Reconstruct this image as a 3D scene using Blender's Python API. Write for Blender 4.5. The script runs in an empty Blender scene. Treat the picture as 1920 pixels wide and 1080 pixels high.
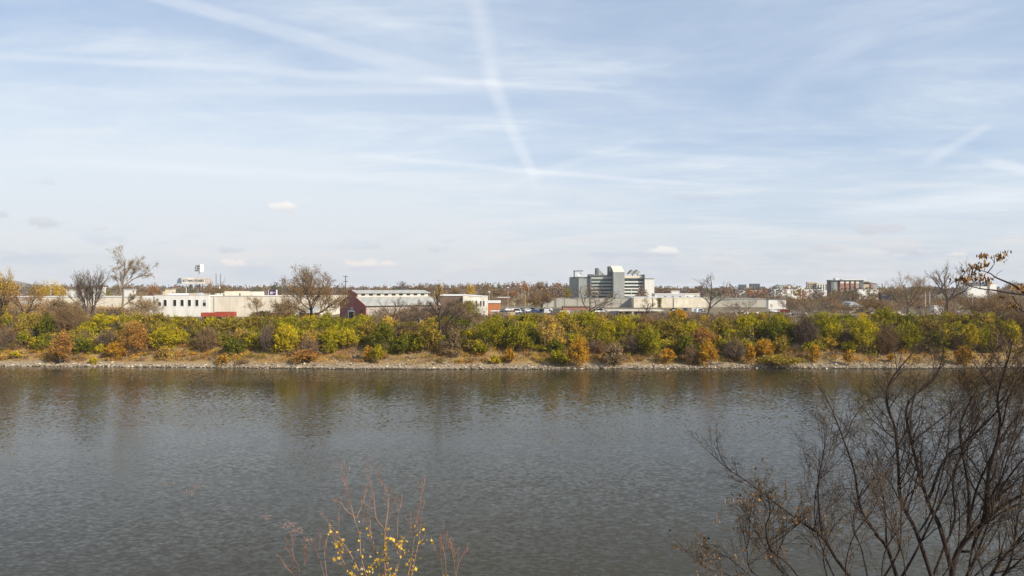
import bpy, math, random
import numpy as np
from mathutils import Vector, Matrix, noise as mnoise

random.seed(7)
NR = np.random.default_rng(11)
S = bpy.context.scene
COL = S.collection
F = 1280.0          # focal length in photo pixels
CZ = 20.0           # camera height over the river
def X(px, D): return (px - 960.0) / F * D
def Z(py, D): return CZ - (py - 540.0) / F * D
def P(px, py, D): return Vector((X(px, D), D, Z(py, D)))

# ------------------------------------------------------------------ tags
def tag(o, label=None, cat=None, group=None, kind=None):
    if label: o['label'] = label
    if cat: o['category'] = cat
    if group: o['group'] = group
    if kind: o['kind'] = kind
    return o
def empty(name, loc=(0, 0, 0), rz=0.0):
    o = bpy.data.objects.new(name, None); COL.objects.link(o)
    o.location = loc; o.rotation_euler = (0, 0, rz); o.empty_display_size = .5
    return o

# ------------------------------------------------------------------ materials
MATS = {}
def mat(name, col, rough=.8, var=.15, scale=1.0, bump=0.0, spec=.3, metal=0.0, stretch=(1, 1, 1), col2=None):
    """procedural painted / mineral surface: base colour broken up by two noise layers"""
    if name in MATS: return MATS[name]
    m = bpy.data.materials.new(name); m.use_nodes = True
    nt = m.node_tree; b = nt.nodes['Principled BSDF']
    b.inputs['Roughness'].default_value = rough; b.inputs['Metallic'].default_value = metal
    b.inputs['Specular IOR Level'].default_value = spec
    tc = nt.nodes.new('ShaderNodeTexCoord'); mp = nt.nodes.new('ShaderNodeMapping')
    mp.inputs['Scale'].default_value = stretch
    nt.links.new(tc.outputs['Object'], mp.inputs['Vector'])
    n1 = nt.nodes.new('ShaderNodeTexNoise'); n1.inputs['Scale'].default_value = scale; n1.inputs['Detail'].default_value = 6
    n1.inputs['Roughness'].default_value = .65
    nt.links.new(mp.outputs[0], n1.inputs['Vector'])
    rp = nt.nodes.new('ShaderNodeValToRGB')
    c = np.array(col); c2 = np.array(col2) if col2 is not None else c * (1 - 2.2 * var)
    rp.color_ramp.elements[0].position = .32; rp.color_ramp.elements[1].position = .68
    rp.color_ramp.elements[0].color = (*np.clip(c2, 0, 1), 1)
    rp.color_ramp.elements[1].color = (*np.clip(c * (1 + var * .6), 0, 1), 1)
    nt.links.new(n1.outputs['Fac'], rp.inputs['Fac'])
    nt.links.new(rp.outputs['Color'], b.inputs['Base Color'])
    if bump:
        bp = nt.nodes.new('ShaderNodeBump'); bp.inputs['Strength'].default_value = 1; bp.inputs['Distance'].default_value = bump
        nt.links.new(n1.outputs['Fac'], bp.inputs['Height']); nt.links.new(bp.outputs[0], b.inputs['Normal'])
    MATS[name] = m
    return m
def leaf_mat(name, trans=.35, gain=1.0):
    m = bpy.data.materials.new(name); m.use_nodes = True
    nt = m.node_tree; nt.nodes.clear()
    out = nt.nodes.new('ShaderNodeOutputMaterial'); at = nt.nodes.new('ShaderNodeAttribute'); at.attribute_name = 'tint'
    d = nt.nodes.new('ShaderNodeBsdfDiffuse'); t = nt.nodes.new('ShaderNodeBsdfTranslucent'); mx = nt.nodes.new('ShaderNodeMixShader')
    mx.inputs[0].default_value = trans
    nt.links.new(at.outputs['Color'], d.inputs[0]); nt.links.new(at.outputs['Color'], t.inputs[0])
    nt.links.new(d.outputs[0], mx.inputs[1]); nt.links.new(t.outputs[0], mx.inputs[2]); nt.links.new(mx.outputs[0], out.inputs[0])
    MATS[name] = m
    return m
LEAF = leaf_mat('leaf_tissue', .22)
TINT = leaf_mat('tinted_solid', .0)

# ------------------------------------------------------------------ mesh tools
def fast_mesh(name, V, nper, C=None, m=None, parent=None, smooth=False):
    """V: (N*nper,3) – every consecutive nper verts form one face; C: (N,3) face tint"""
    V = np.asarray(V, dtype=np.float32).reshape(-1, 3); n = len(V) // nper
    me = bpy.data.meshes.new(name)
    me.vertices.add(len(V)); me.vertices.foreach_set('co', V.ravel())
    me.loops.add(len(V)); me.loops.foreach_set('vertex_index', np.arange(len(V), dtype=np.int32))
    me.polygons.add(n); me.polygons.foreach_set('loop_start', np.arange(0, len(V), nper, dtype=np.int32))
    me.update(calc_edges=True)
    if C is not None:
        a = me.attributes.new('tint', 'FLOAT_COLOR', 'FACE')
        a.data.foreach_set('color', np.concatenate([np.clip(C, 0, 1), np.ones((n, 1))], 1).astype(np.float32).ravel())
    if m: me.materials.append(m)
    o = bpy.data.objects.new(name, me); COL.objects.link(o)
    if parent: o.parent = parent
    return o

class MB:
    def __init__(s): s.v = []; s.f = []; s.c = []
    def add(s, vs, fs, c=None):
        k = len(s.v); s.v += [tuple(v) for v in vs]; s.f += [tuple(i + k for i in f) for f in fs]
        s.c += [c or (.5, .5, .5)] * len(fs); return s
    def box(s, x0, x1, y0, y1, z0, z1, c=None):
        return s.add([(x0, y0, z0), (x1, y0, z0), (x1, y1, z0), (x0, y1, z0), (x0, y0, z1), (x1, y0, z1), (x1, y1, z1), (x0, y1, z1)],
                     [(3, 2, 1, 0), (4, 5, 6, 7), (0, 1, 5, 4), (1, 2, 6, 5), (2, 3, 7, 6), (3, 0, 4, 7)], c)
    def prism(s, prof, axis, a0, a1, c=None):
        """prof: list of 2d points (counter-clockwise), extruded on axis 'x' (prof=y,z) or 'y' (prof=x,z)"""
        n = len(prof)
        mk = (lambda p, a: (a, p[0], p[1])) if axis == 'x' else (lambda p, a: (p[0], a, p[1]))
        vs = [mk(p, a0) for p in prof] + [mk(p, a1) for p in prof]
        fs = [tuple(range(n - 1, -1, -1)), tuple(range(n, 2 * n))] + [(i, (i + 1) % n, n + (i + 1) % n, n + i) for i in range(n)]
        return s.add(vs, fs, c)
    def tube(s, pts, rad, n=6, c=None, cap=True):
        pts = [Vector(p) for p in pts]; k = len(pts)
        if not hasattr(rad, '__len__'): rad = [rad] * k
        u = None; rings = []
        for i in range(k):
            t = (pts[min(i + 1, k - 1)] - pts[max(i - 1, 0)])
            if t.length < 1e-9: t = Vector((0, 0, 1))
            t.normalize()
            if u is None: u = t.orthogonal()
            u = (u - t * u.dot(t)); u = u.normalized() if u.length > 1e-6 else t.orthogonal().normalized()
            w = t.cross(u)
            rings.append([pts[i] + (u * math.cos(2 * math.pi * j / n) + w * math.sin(2 * math.pi * j / n)) * rad[i] for j in range(n)])
        vs = [v for r in rings for v in r]; fs = []
        for i in range(k - 1):
            for j in range(n):
                a = i * n + j; b = i * n + (j + 1) % n
                fs.append((a, b, b + n, a + n))
        if cap: fs += [tuple(range(n - 1, -1, -1)), tuple((k - 1) * n + j for j in range(n))]
        return s.add(vs, fs, c)
    def rod(s, a, b, r, n=6, r1=None): return s.tube([a, b], [r, r if r1 is None else r1], n)
    def build(s, name, m, parent=None, smooth=False, tint=False, rel=None):
        vs = s.v
        if rel is not None: vs = [(v[0] - rel[0], v[1] - rel[1], v[2] - rel[2]) for v in vs]
        me = bpy.data.meshes.new(name); me.from_pydata(vs, [], s.f); me.update()
        if tint:
            a = me.attributes.new('tint', 'FLOAT_COLOR', 'FACE')
            a.data.foreach_set('color', np.array([(*c, 1) for c in s.c], dtype=np.float32).ravel())
        if smooth: me.polygons.foreach_set('use_smooth', [True] * len(me.polygons))
        me.materials.append(m)
        o = bpy.data.objects.new(name, me); COL.objects.link(o)
        if parent: o.parent = parent
        return o

def leaf_quads(C, size, rng, up=.25):
    """randomly turned leaf quads (slightly longer than wide) at the centres C"""
    n = len(C)
    d = rng.normal(size=(n, 3)); d /= np.linalg.norm(d, axis=1, keepdims=True) + 1e-9
    e = rng.normal(size=(n, 3)); e[:, 2] -= up
    e -= d * (e * d).sum(1, keepdims=True); e /= np.linalg.norm(e, axis=1, keepdims=True) + 1e-9
    s = (size * rng.uniform(.55, 1.35, n))[:, None] if np.isscalar(size) else (size * rng.uniform(.6, 1.3, n))[:, None]
    a = d * s * .5; b = e * s * .36
    return np.stack([C - a, C + b, C + a, C - b], 1).reshape(-1, 3)

def seg_prisms(A, B, ra, rb, n=3):
    """many thin tapering 3-sided twigs at once"""
    A = np.asarray(A, float); B = np.asarray(B, float); N = len(A)
    t = B - A; t /= np.linalg.norm(t, axis=1, keepdims=True) + 1e-9
    h = np.where(np.abs(t[:, 2:3]) < .9, np.array([[0, 0, 1.]]), np.array([[1., 0, 0]]))
    u = np.cross(t, h); u /= np.linalg.norm(u, axis=1, keepdims=True) + 1e-9
    w = np.cross(t, u); ra = np.asarray(ra)[:, None]; rb = np.asarray(rb)[:, None]
    out = []
    for j in range(n):
        a0 = 2 * math.pi * j / n; a1 = 2 * math.pi * (j + 1) / n
        k0 = u * math.cos(a0) + w * math.sin(a0); k1 = u * math.cos(a1) + w * math.sin(a1)
        out.append(np.stack([A + k0 * ra, A + k1 * ra, B + k1 * rb, B + k0 * rb], 1))
    return np.stack(out, 1).reshape(-1, 3)      # faces grouped per twig

# ------------------------------------------------------------------ terrain
SH_PX = [-900, 0, 240, 480, 760, 960, 1200, 1440, 1700, 1920, 2800]
SH_PY = [684, 686.5, 688, 690.5, 693, 692.5, 691, 690.5, 692, 690, 688]
def shore(x):           # distance of the far waterline as a function of x
    px = 960 + x / 171.0 * F
    return CZ * F / (np.interp(px, SH_PX, SH_PY) - 540.0) + .9 * mnoise.noise((float(x) * .045, 3.7, 0)) + .5 * mnoise.noise((float(x) * .17, 1.7, 0))
BK_D = [-6, 0, 2.2, 5, 10, 16, 28, 36, 120, 700, 1500, 2600, 4200, 9000]
BK_Z = [-1.6, 0, .75, 1.45, 3.0, 5.2, 9.0, 9.1, 9.1, 9.8, 11, 13, 16, 18]
def hnoise(x, y):
    return mnoise.noise((x * .09, y * .09, 0)) + .5 * mnoise.noise((x * .31, y * .31, 3.1))
def ground_z(x, y):
    d = y - float(shore(x))
    z = float(np.interp(d, BK_D, BK_Z))
    if 0 < d < 45: z += .38 * hnoise(x, y) * min(1, d / 7) 
    if d > 1800:                                   # long low ridges far away
        z += 3 * mnoise.noise((x * .0011, y * .0016, 5)) * min(1, (d - 1800) / 800)
        z += 42 * math.exp(-((x / y + .74) / .05) ** 2) * min(1, (d - 1800) / 1200)
    return z
def on_bank(px, py):
    """point of the far ground seen under a photo pixel"""
    lo, hi = 160.0, 900.0
    prev = None
    D = 165.0
    while D < 900:
        z = ground_z(X(px, D), D)
        if 540 + (CZ - z) / D * F <= py: return Vector((X(px, D), D, z))
        D += .5 if D < 215 else 4
    return Vector((X(px, 900), 900, ground_z(X(px, 900), 900)))
def on_ground(px, D): return Vector((X(px, D), D, ground_z(X(px, D), D)))

def ground_material():
    m = bpy.data.materials.new('bank_earth'); m.use_nodes = True; nt = m.node_tree; b = nt.nodes['Principled BSDF']
    b.inputs['Roughness'].default_value = .95; b.inputs['Specular IOR Level'].default_value = .1
    tc = nt.nodes.new('ShaderNodeTexCoord'); sp = nt.nodes.new('ShaderNodeSeparateXYZ'); nt.links.new(tc.outputs['Object'], sp.inputs[0])
    def noise(sc, det=6):
        n = nt.nodes.new('ShaderNodeTexNoise'); n.inputs['Scale'].default_value = sc; n.inputs['Detail'].default_value = det; n.inputs['Roughness'].default_value = .7
        nt.links.new(tc.outputs['Object'], n.inputs['Vector']); return n
    def ramp(fac, stops):
        r = nt.nodes.new('ShaderNodeValToRGB'); e = r.color_ramp.elements
        e[0].position, e[0].color = stops[0][0], (*stops[0][1], 1); e[1].position, e[1].color = stops[-1][0], (*stops[-1][1], 1)
        for p, c in stops[1:-1]:
            k = e.new(p); k.color = (*c, 1)
        nt.links.new(fac, r.inputs[0]); return r
    def mix(f, a, c):
        k = nt.nodes.new('ShaderNodeMix'); k.data_type = 'RGBA'; nt.links.new(f, k.inputs[0]); nt.links.new(a, k.inputs[6]); nt.links.new(c, k.inputs[7]); return k.outputs[2]
    def rng(v, a0, a1):
        k = nt.nodes.new('ShaderNodeMapRange'); k.interpolation_type = 'SMOOTHSTEP'; k.inputs[1].default_value = a0; k.inputs[2].default_value = a1
        nt.links.new(v, k.inputs[0]); return k.outputs[0]
    n1 = noise(.35); n2 = noise(2.2); n3 = noise(.06, 4)
    gravel = ramp(n2.outputs['Fac'], [(.3, (.17, .13, .085)), (.5, (.29, .23, .155)), (.66, (.42, .345, .245))])
    litter = ramp(n1.outputs['Fac'], [(.3, (.12, .085, .046)), (.44, (.245, .165, .075)), (.56, (.33, .205, .08)), (.7, (.29, .23, .125))])
    earth = ramp(n1.outputs['Fac'], [(.3, (.10, .075, .05)), (.5, (.17, .13, .08)), (.7, (.22, .19, .11))])
    field = ramp(n3.outputs['Fac'], [(.35, (.16, .14, .07)), (.5, (.20, .16, .10)), (.66, (.15, .12, .09))])
    add = nt.nodes.new('ShaderNodeMath'); add.operation = 'MULTIPLY_ADD'; add.inputs[1].default_value = 2.2; nt.links.new(n1.outputs['Fac'], add.inputs[0]); nt.links.new(sp.outputs[2], add.inputs[2])
    c = mix(rng(add.outputs[0], 1.6, 2.4), gravel.outputs[0], litter.outputs[0])
    wet = nt.nodes.new('ShaderNodeRGB'); wet.outputs[0].default_value = (.055, .042, .028, 1)
    c = mix(rng(add.outputs[0], 5.2, 7.5), c, earth.outputs[0])
    c = mix(rng(sp.outputs[2], .34, .12), c, wet.outputs[0])
    c = mix(rng(sp.outputs[1], 215, 260), c, field.outputs[0])
    nt.links.new(c, b.inputs['Base Color'])
    bp = nt.nodes.new('ShaderNodeBump'); bp.inputs['Distance'].default_value = .25; nt.links.new(n2.outputs['Fac'], bp.inputs['Height']); nt.links.new(bp.outputs[0], b.inputs['Normal'])
    return m
GROUND = ground_material()

def build_ground():
    ds = [-6, -1.5, 0, .6, 1.4, 2.2, 3.2, 4.4, 5.6, 7, 8.5, 10, 12, 14, 16, 18.5, 21, 24, 28, 32, 38, 50, 70, 100, 150, 220, 320, 450, 650, 900, 1200, 1500, 1800, 2200, 2600, 3000, 3500, 4200, 5500, 9000]
    pxs = list(np.linspace(-1000, 2900, 520))
    v = []; f = []; n = len(pxs)
    for d in ds:
        for px in pxs:
            y = 175.0 + d
            for _ in range(4): y = float(shore(X(px, min(y, 230)))) + d
            x = X(px, y); v.append((x, y, ground_z(x, y)))
    for i in range(len(ds) - 1):
        for j in range(n - 1):
            a = i * n + j; f.append((a, a + 1, a + n + 1, a + n))
    me = bpy.data.meshes.new('terrain'); me.from_pydata(v, [], f); me.polygons.foreach_set('use_smooth', [True] * len(f)); me.materials.append(GROUND)
    o = bpy.data.objects.new('terrain', me); COL.objects.link(o)
    tag(o, 'far river bank and the flat land running to the horizon', None, None, 'structure')
    # the near bank falling to the river under the viewpoint
    xs = np.linspace(-120, 120, 61); ys = [-60, -20, 0, 5, 9, 14, 19, 25, 30, 36, 42]; zs = [14, 13.4, 12.5, 11.3, 10, 8, 5.8, 3, 1, -.8, -2]
    v = []; f = []
    for y, z in zip(ys, zs):
        for x in xs: v.append((x, y, z + .3 * mnoise.noise((x * .2, y * .2, 9))))
    n = len(xs)
    for i in range(len(ys) - 1):
        for j in range(n - 1):
            a = i * n + j; f.append((a, a + 1, a + n + 1, a + n))
    me = bpy.data.meshes.new('ground'); me.from_pydata(v, [], f); me.materials.append(GROUND)
    o = bpy.data.objects.new('ground', me); COL.objects.link(o)
    tag(o, 'near river bank sloping down to the water', None, None, 'structure')

# ------------------------------------------------------------------ water
def build_water():
    m = bpy.data.materials.new('river_water'); m.use_nodes = True; nt = m.node_tree; b = nt.nodes['Principled BSDF']
    b.inputs['Roughness'].default_value = .07; b.inputs['IOR'].default_value = 1.333; b.inputs['Specular IOR Level'].default_value = .28
    tc = nt.nodes.new('ShaderNodeTexCoord')
    def noise(scale, st, det=3, rough=.55, rot=0):
        mp = nt.nodes.new('ShaderNodeMapping'); mp.inputs['Scale'].default_value = st; mp.inputs['Rotation'].default_value = (0, 0, rot)
        nt.links.new(tc.outputs['Object'], mp.inputs[0])
        n = nt.nodes.new('ShaderNodeTexNoise'); n.inputs['Scale'].default_value = scale; n.inputs['Detail'].default_value = det; n.inputs['Roughness'].default_value = rough
        nt.links.new(mp.outputs[0], n.inputs['Vector']); return n
    def vm(op, a, bb):
        k = nt.nodes.new('ShaderNodeVectorMath'); k.operation = op
        for i, q in enumerate((a, bb)):
            if isinstance(q, (tuple, list)): k.inputs[i].default_value = q
            else: nt.links.new(q, k.inputs[i])
        return k.outputs[0]
    def scl(a, s):
        k = nt.nodes.new('ShaderNodeVectorMath'); k.operation = 'SCALE'; nt.links.new(a, k.inputs[0])
        if isinstance(s, (int, float)): k.inputs['Scale'].default_value = s
        else: nt.links.new(s, k.inputs['Scale'])
        return k.outputs[0]
    # wave slopes taken straight from vector noise, so ripples keep their slope at any distance
    rip = vm('SUBTRACT', noise(2.7, (.72, 1.1, 1), 3, .6, .12).outputs['Color'], (.5, .5, .5))
    chop = vm('SUBTRACT', noise(.5, (.7, 1.3, 1), 2, .5, -.15).outputs['Color'], (.5, .5, .5))
    swell = vm('SUBTRACT', noise(.06, (.5, 1.3, 1), 2, .5, .1).outputs['Color'], (.5, .5, .5))
    # wind lanes: broad patches where the ripples are livelier
    lane = noise(.016, (.45, 1.6, 1), 3, .55, .1)
    mr = nt.nodes.new('ShaderNodeMapRange'); mr.inputs[1].default_value = .36; mr.inputs[2].default_value = .64; mr.inputs[3].default_value = .42; mr.inputs[4].default_value = 1.35
    nt.links.new(lane.outputs['Fac'], mr.inputs[0])
    s = vm('ADD', vm('ADD', scl(rip, .45), scl(chop, .055)), scl(swell, .022))
    s = scl(s, mr.outputs[0])
    s = vm('MULTIPLY', s, (.7, 1.0, 0))
    nrm = vm('NORMALIZE', vm('ADD', s, (0, 0, 1)), (0, 0, 0))
    nt.links.new(nrm, b.inputs['Normal'])
    silt = noise(.012, (.5, 1, 1), 3)
    r = nt.nodes.new('ShaderNodeValToRGB'); r.color_ramp.elements[0].color = (.034, .028, .0135, 1); r.color_ramp.elements[1].color = (.046, .038, .018, 1)
    nt.links.new(silt.outputs['Fac'], r.inputs[0]); nt.links.new(r.outputs[0], b.inputs['Base Color'])
    MATS['river_water'] = m
    o = MB().add([(-3000, -200, 0), (3000, -200, 0), (3000, 420, 0), (-3000, 420, 0)], [(0, 1, 2, 3)]).build('river', m)
    tag(o, 'wide slow grey-green river with small wind ripples', None, None, 'structure')

# ------------------------------------------------------------------ palette (leaf albedos)
PAL = {
 'green':        [(.160, .160, .013), (.250, .222, .016), (.350, .285, .020)],
 'dark green':   [(.060, .075, .013), (.105, .115, .015), (.170, .165, .018)],
 'olive':        [(.250, .195, .032), (.320, .235, .040), (.170, .145, .028)],
 'yellow-green': [(.400, .335, .016), (.480, .370, .018), (.290, .270, .016)],
 'yellow':       [(.560, .400, .018), (.450, .350, .018), (.600, .420, .025)],
 'golden':       [(.540, .335, .040), (.460, .290, .045), (.600, .400, .065)],
 'orange':       [(.540, .255, .022), (.460, .200, .022), (.560, .320, .030)],
 'rust':         [(.340, .165, .055), (.400, .215, .075), (.260, .130, .050)],
 'brown':        [(.225, .140, .068), (.165, .108, .058), (.280, .180, .088)],
 'grey-brown':   [(.165, .122, .088), (.125, .094, .070), (.210, .160, .115)],
 'tan':          [(.320, .220, .110), (.270, .185, .095), (.360, .265, .150)],
 'wood-brown':   [(.230, .155, .105), (.185, .130, .095), (.290, .185, .115)],
 'wood-green':   [(.115, .118, .068), (.140, .138, .072), (.170, .155, .075)],
 'wood-grey':    [(.210, .178, .155), (.180, .152, .138), (.245, .200, .170)],
}
def pal_cols(name, n, rng, lobe=None):
    p = np.array(PAL[name]); i = rng.integers(0, 3, n) if lobe is None else lobe
    c = p[i] * (.62 + .74 * rng.random((n, 1)))
    return c
BARE = {'brown', 'grey-brown'}

def crown_points(rng, w, d, h, lobes, n, z0=0.0, spread=1.0):
    """leaf centres on the shells of many lobes; returns centres and lobe index"""
    L = []
    for _ in range(lobes):
        a = rng.uniform(0, 2 * math.pi); r = math.sqrt(rng.random()) * .62 * spread
        u = rng.random() ** .8
        k = (1 - .55 * u ** 2)
        L.append((math.cos(a) * r * w / 2 * k * 1.45, math.sin(a) * r * d / 2 * k * 1.45, z0 + h * (.12 + .74 * u * rng.uniform(.75, 1.1)), rng.uniform(.13, .34)))
    L = np.array(L); li = rng.integers(0, lobes, n)
    # small sub-clumps on each lobe
    sub = rng.normal(size=(lobes, 9, 3)); sub /= np.linalg.norm(sub, axis=2, keepdims=True)
    sj = rng.integers(0, 9, n)
    q = sub[li, sj] + rng.normal(size=(n, 3)) * .34
    q /= np.maximum(np.linalg.norm(q, axis=1, keepdims=True), .75)
    q *= rng.uniform(.5, 1.0, (n, 1)) * np.where(rng.random((n, 1)) < .16, rng.uniform(1.0, 1.55, (n, 1)), 1.0)
    R = L[li, 3:4] * np.array([[w, d, h * 1.05]]) 
    C = L[li, :3] + q * R * .92
    # feathery sprays: leaves strung along shoots that arch up and out of the base
    ns = max(10, lobes * 3); a = rng.uniform(0, 2 * math.pi, ns); s = rng.random(ns) ** .6; up = np.sqrt(np.clip(1 - (s * .86) ** 2, .05, 1)) * rng.uniform(.62, 1.16, ns)
    tip = np.stack([np.cos(a) * s * w * .56, np.sin(a) * s * d * .56, z0 + h * up], 1); foot = tip * np.array([.22, .22, 0]) + np.array([0, 0, z0 + .08 * h])
    si = rng.integers(0, ns, n); t = rng.uniform(.28, 1.0, n)[:, None] ** .75
    sp = foot[si] + (tip[si] - foot[si]) * t; sp[:, 2] += (np.sin(t[:, 0] * 3.1) * .10 * h)
    sp += rng.normal(size=(n, 3)) * np.array([.055 * w, .055 * d, .05 * h]) * (1.25 - .8 * t)
    pick = rng.random(n) < .62; C = np.where(pick[:, None], sp, C); li = np.where(pick, si % lobes, li); sj = np.where(pick, si // lobes + (t[:, 0] * 2).astype(int), sj)
    C[:, 2] = np.maximum(C[:, 2], z0 + .05)
    return C, (li * 7 + sj) % 3, li

def twig_bundle(rng, w, d, h, n, r=.02, lean=.5):
    """upright fan of thin stems, each breaking into side twigs"""
    A = []; B = []; ra = []; rb = []
    for _ in range(n):
        a = rng.uniform(0, 2 * math.pi); s = math.sqrt(rng.random())
        b0 = np.array([math.cos(a) * s * w * .22, math.sin(a) * s * d * .22, 0])
        t1 = np.array([math.cos(a) * s * w * .5, math.sin(a) * s * d * .5, h * (1 - .45 * s * s) * rng.uniform(.7, 1.05)])
        mid = (b0 + t1) / 2 + rng.normal(size=3) * .07 * h
        A += [b0, mid]; B += [mid, t1]; ra += [r * 1.6, r]; rb += [r, r * .4]
        for _ in range(5):
            t = rng.uniform(.35, .95); p = b0 + (t1 - b0) * t + rng.normal(size=3) * .02 * h
            q = p + (rng.normal(size=3) * np.array([.16 * w, .16 * d, .1 * h]) + np.array([0, 0, .13 * h])) * rng.uniform(.5, 1.1)
            A.append(p); B.append(q); ra.append(r * .7); rb.append(r * .35)
    return np.array(A), np.array(B), np.array(ra), np.array(rb)

def shrub(px, py0, py1, wpx, colour, label, group='shrubs on the far bank', name='shrub', dens=2.0, leaf=.28):
    """one bush on the far bank: base seen at py0, top at py1"""
    rng = np.random.default_rng(int(px * 13 + py0 * 7))
    p = on_bank(px, py0); D = p.y
    h = max(.8, (py0 - py1) / F * D); w = wpx / F * D; d = w * .85
    root = empty(name, p, rng.uniform(0, 6.28))
    tag(root, label, 'shrub', group)
    bare = colour in BARE
    if bare:
        A, B, ra, rb = twig_bundle(rng, w * 1.1, d, h * 1.05, int(26 + 16 * w * h * .25), .026)
        c = pal_cols(colour, len(A), rng).repeat(3, 0)
        fast_mesh('twigs', seg_prisms(A, B, ra, rb), 4, c, TINT, root)
        n = int(60 * w * h * .5 * dens)
        C, lb, li = crown_points(rng, w, d, h, 9, n)
        fast_mesh('foliage', leaf_quads(C, .26, rng), 4, pal_cols('brown' if rng.random() < .6 else 'rust', n, rng) * .9, LEAF, root)
    else:
        n = int(min(7500, (90 + 62 * (w * h + w * d) * .8) * dens))
        lobes = int(7 + min(16, w * h * .55))
        C, lb, li = crown_points(rng, w, d, h, lobes, n)
        c = pal_cols(colour, n, rng, lb) * (.55 + .8 * rng.random(lobes))[li][:, None]
        # a few leaves have turned or lag behind
        k = rng.random(n); alt = {'green': 'yellow-green', 'yellow-green': 'yellow', 'yellow': 'yellow-green', 'golden': 'tan', 'orange': 'golden', 'dark green': 'green', 'olive': 'golden', 'rust': 'orange', 'tan': 'brown'}.get(colour, colour)
        c = np.where(k[:, None] < .27, pal_cols(alt, n, rng), c)
        fast_mesh('foliage', leaf_quads(C, leaf, rng), 4, c, LEAF, root)
        A, B, ra, rb = twig_bundle(rng, w * .85, d * .85, h * .92, int(6 + w * 1.4), .03)
        fast_mesh('stems', seg_prisms(A, B, ra, rb), 4, pal_cols('grey-brown', len(A), rng).repeat(3, 0), TINT, root)
    return root

# landmarks that name a stretch of the bank
ZONES = [(72, 'below the gnarled brown tree'), (138, 'below the slim pale pole'), (205, 'below the many-stemmed grey tree'), (282, 'below the leaning pale tree'),
 (352, 'below the warehouse windows'), (440, 'below the red trailers'), (530, 'below the purple billboard'), (615, 'below the round brown tree'),
 (700, 'below the red barn'), (790, 'below the barn roof'), (866, 'around the spreading dark tree'), (936, 'below the ivy-grown white building'),
 (1048, 'below the car park'), (1146, 'below the forked bare tree'), (1232, 'below the grey tower'), (1302, 'below the vine on the cream wall'),
 (1400, 'below the tall pale tree'), (1490, 'below the white end building'), (1560, 'below the low white sheds'), (1642, 'below the brick apartments'),
 (1722, 'below the dark blue containers'), (1802, 'below the big forked tree'), (9999, 'below the far white hall')]
def zone(px):
    for k, s in ZONES:
        if px < k: return s
def row(py): return 'at the waterline' if py > 673 else 'low on the bank' if py > 656 else 'midway up the bank' if py > 632 else 'on the bank top'

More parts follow.
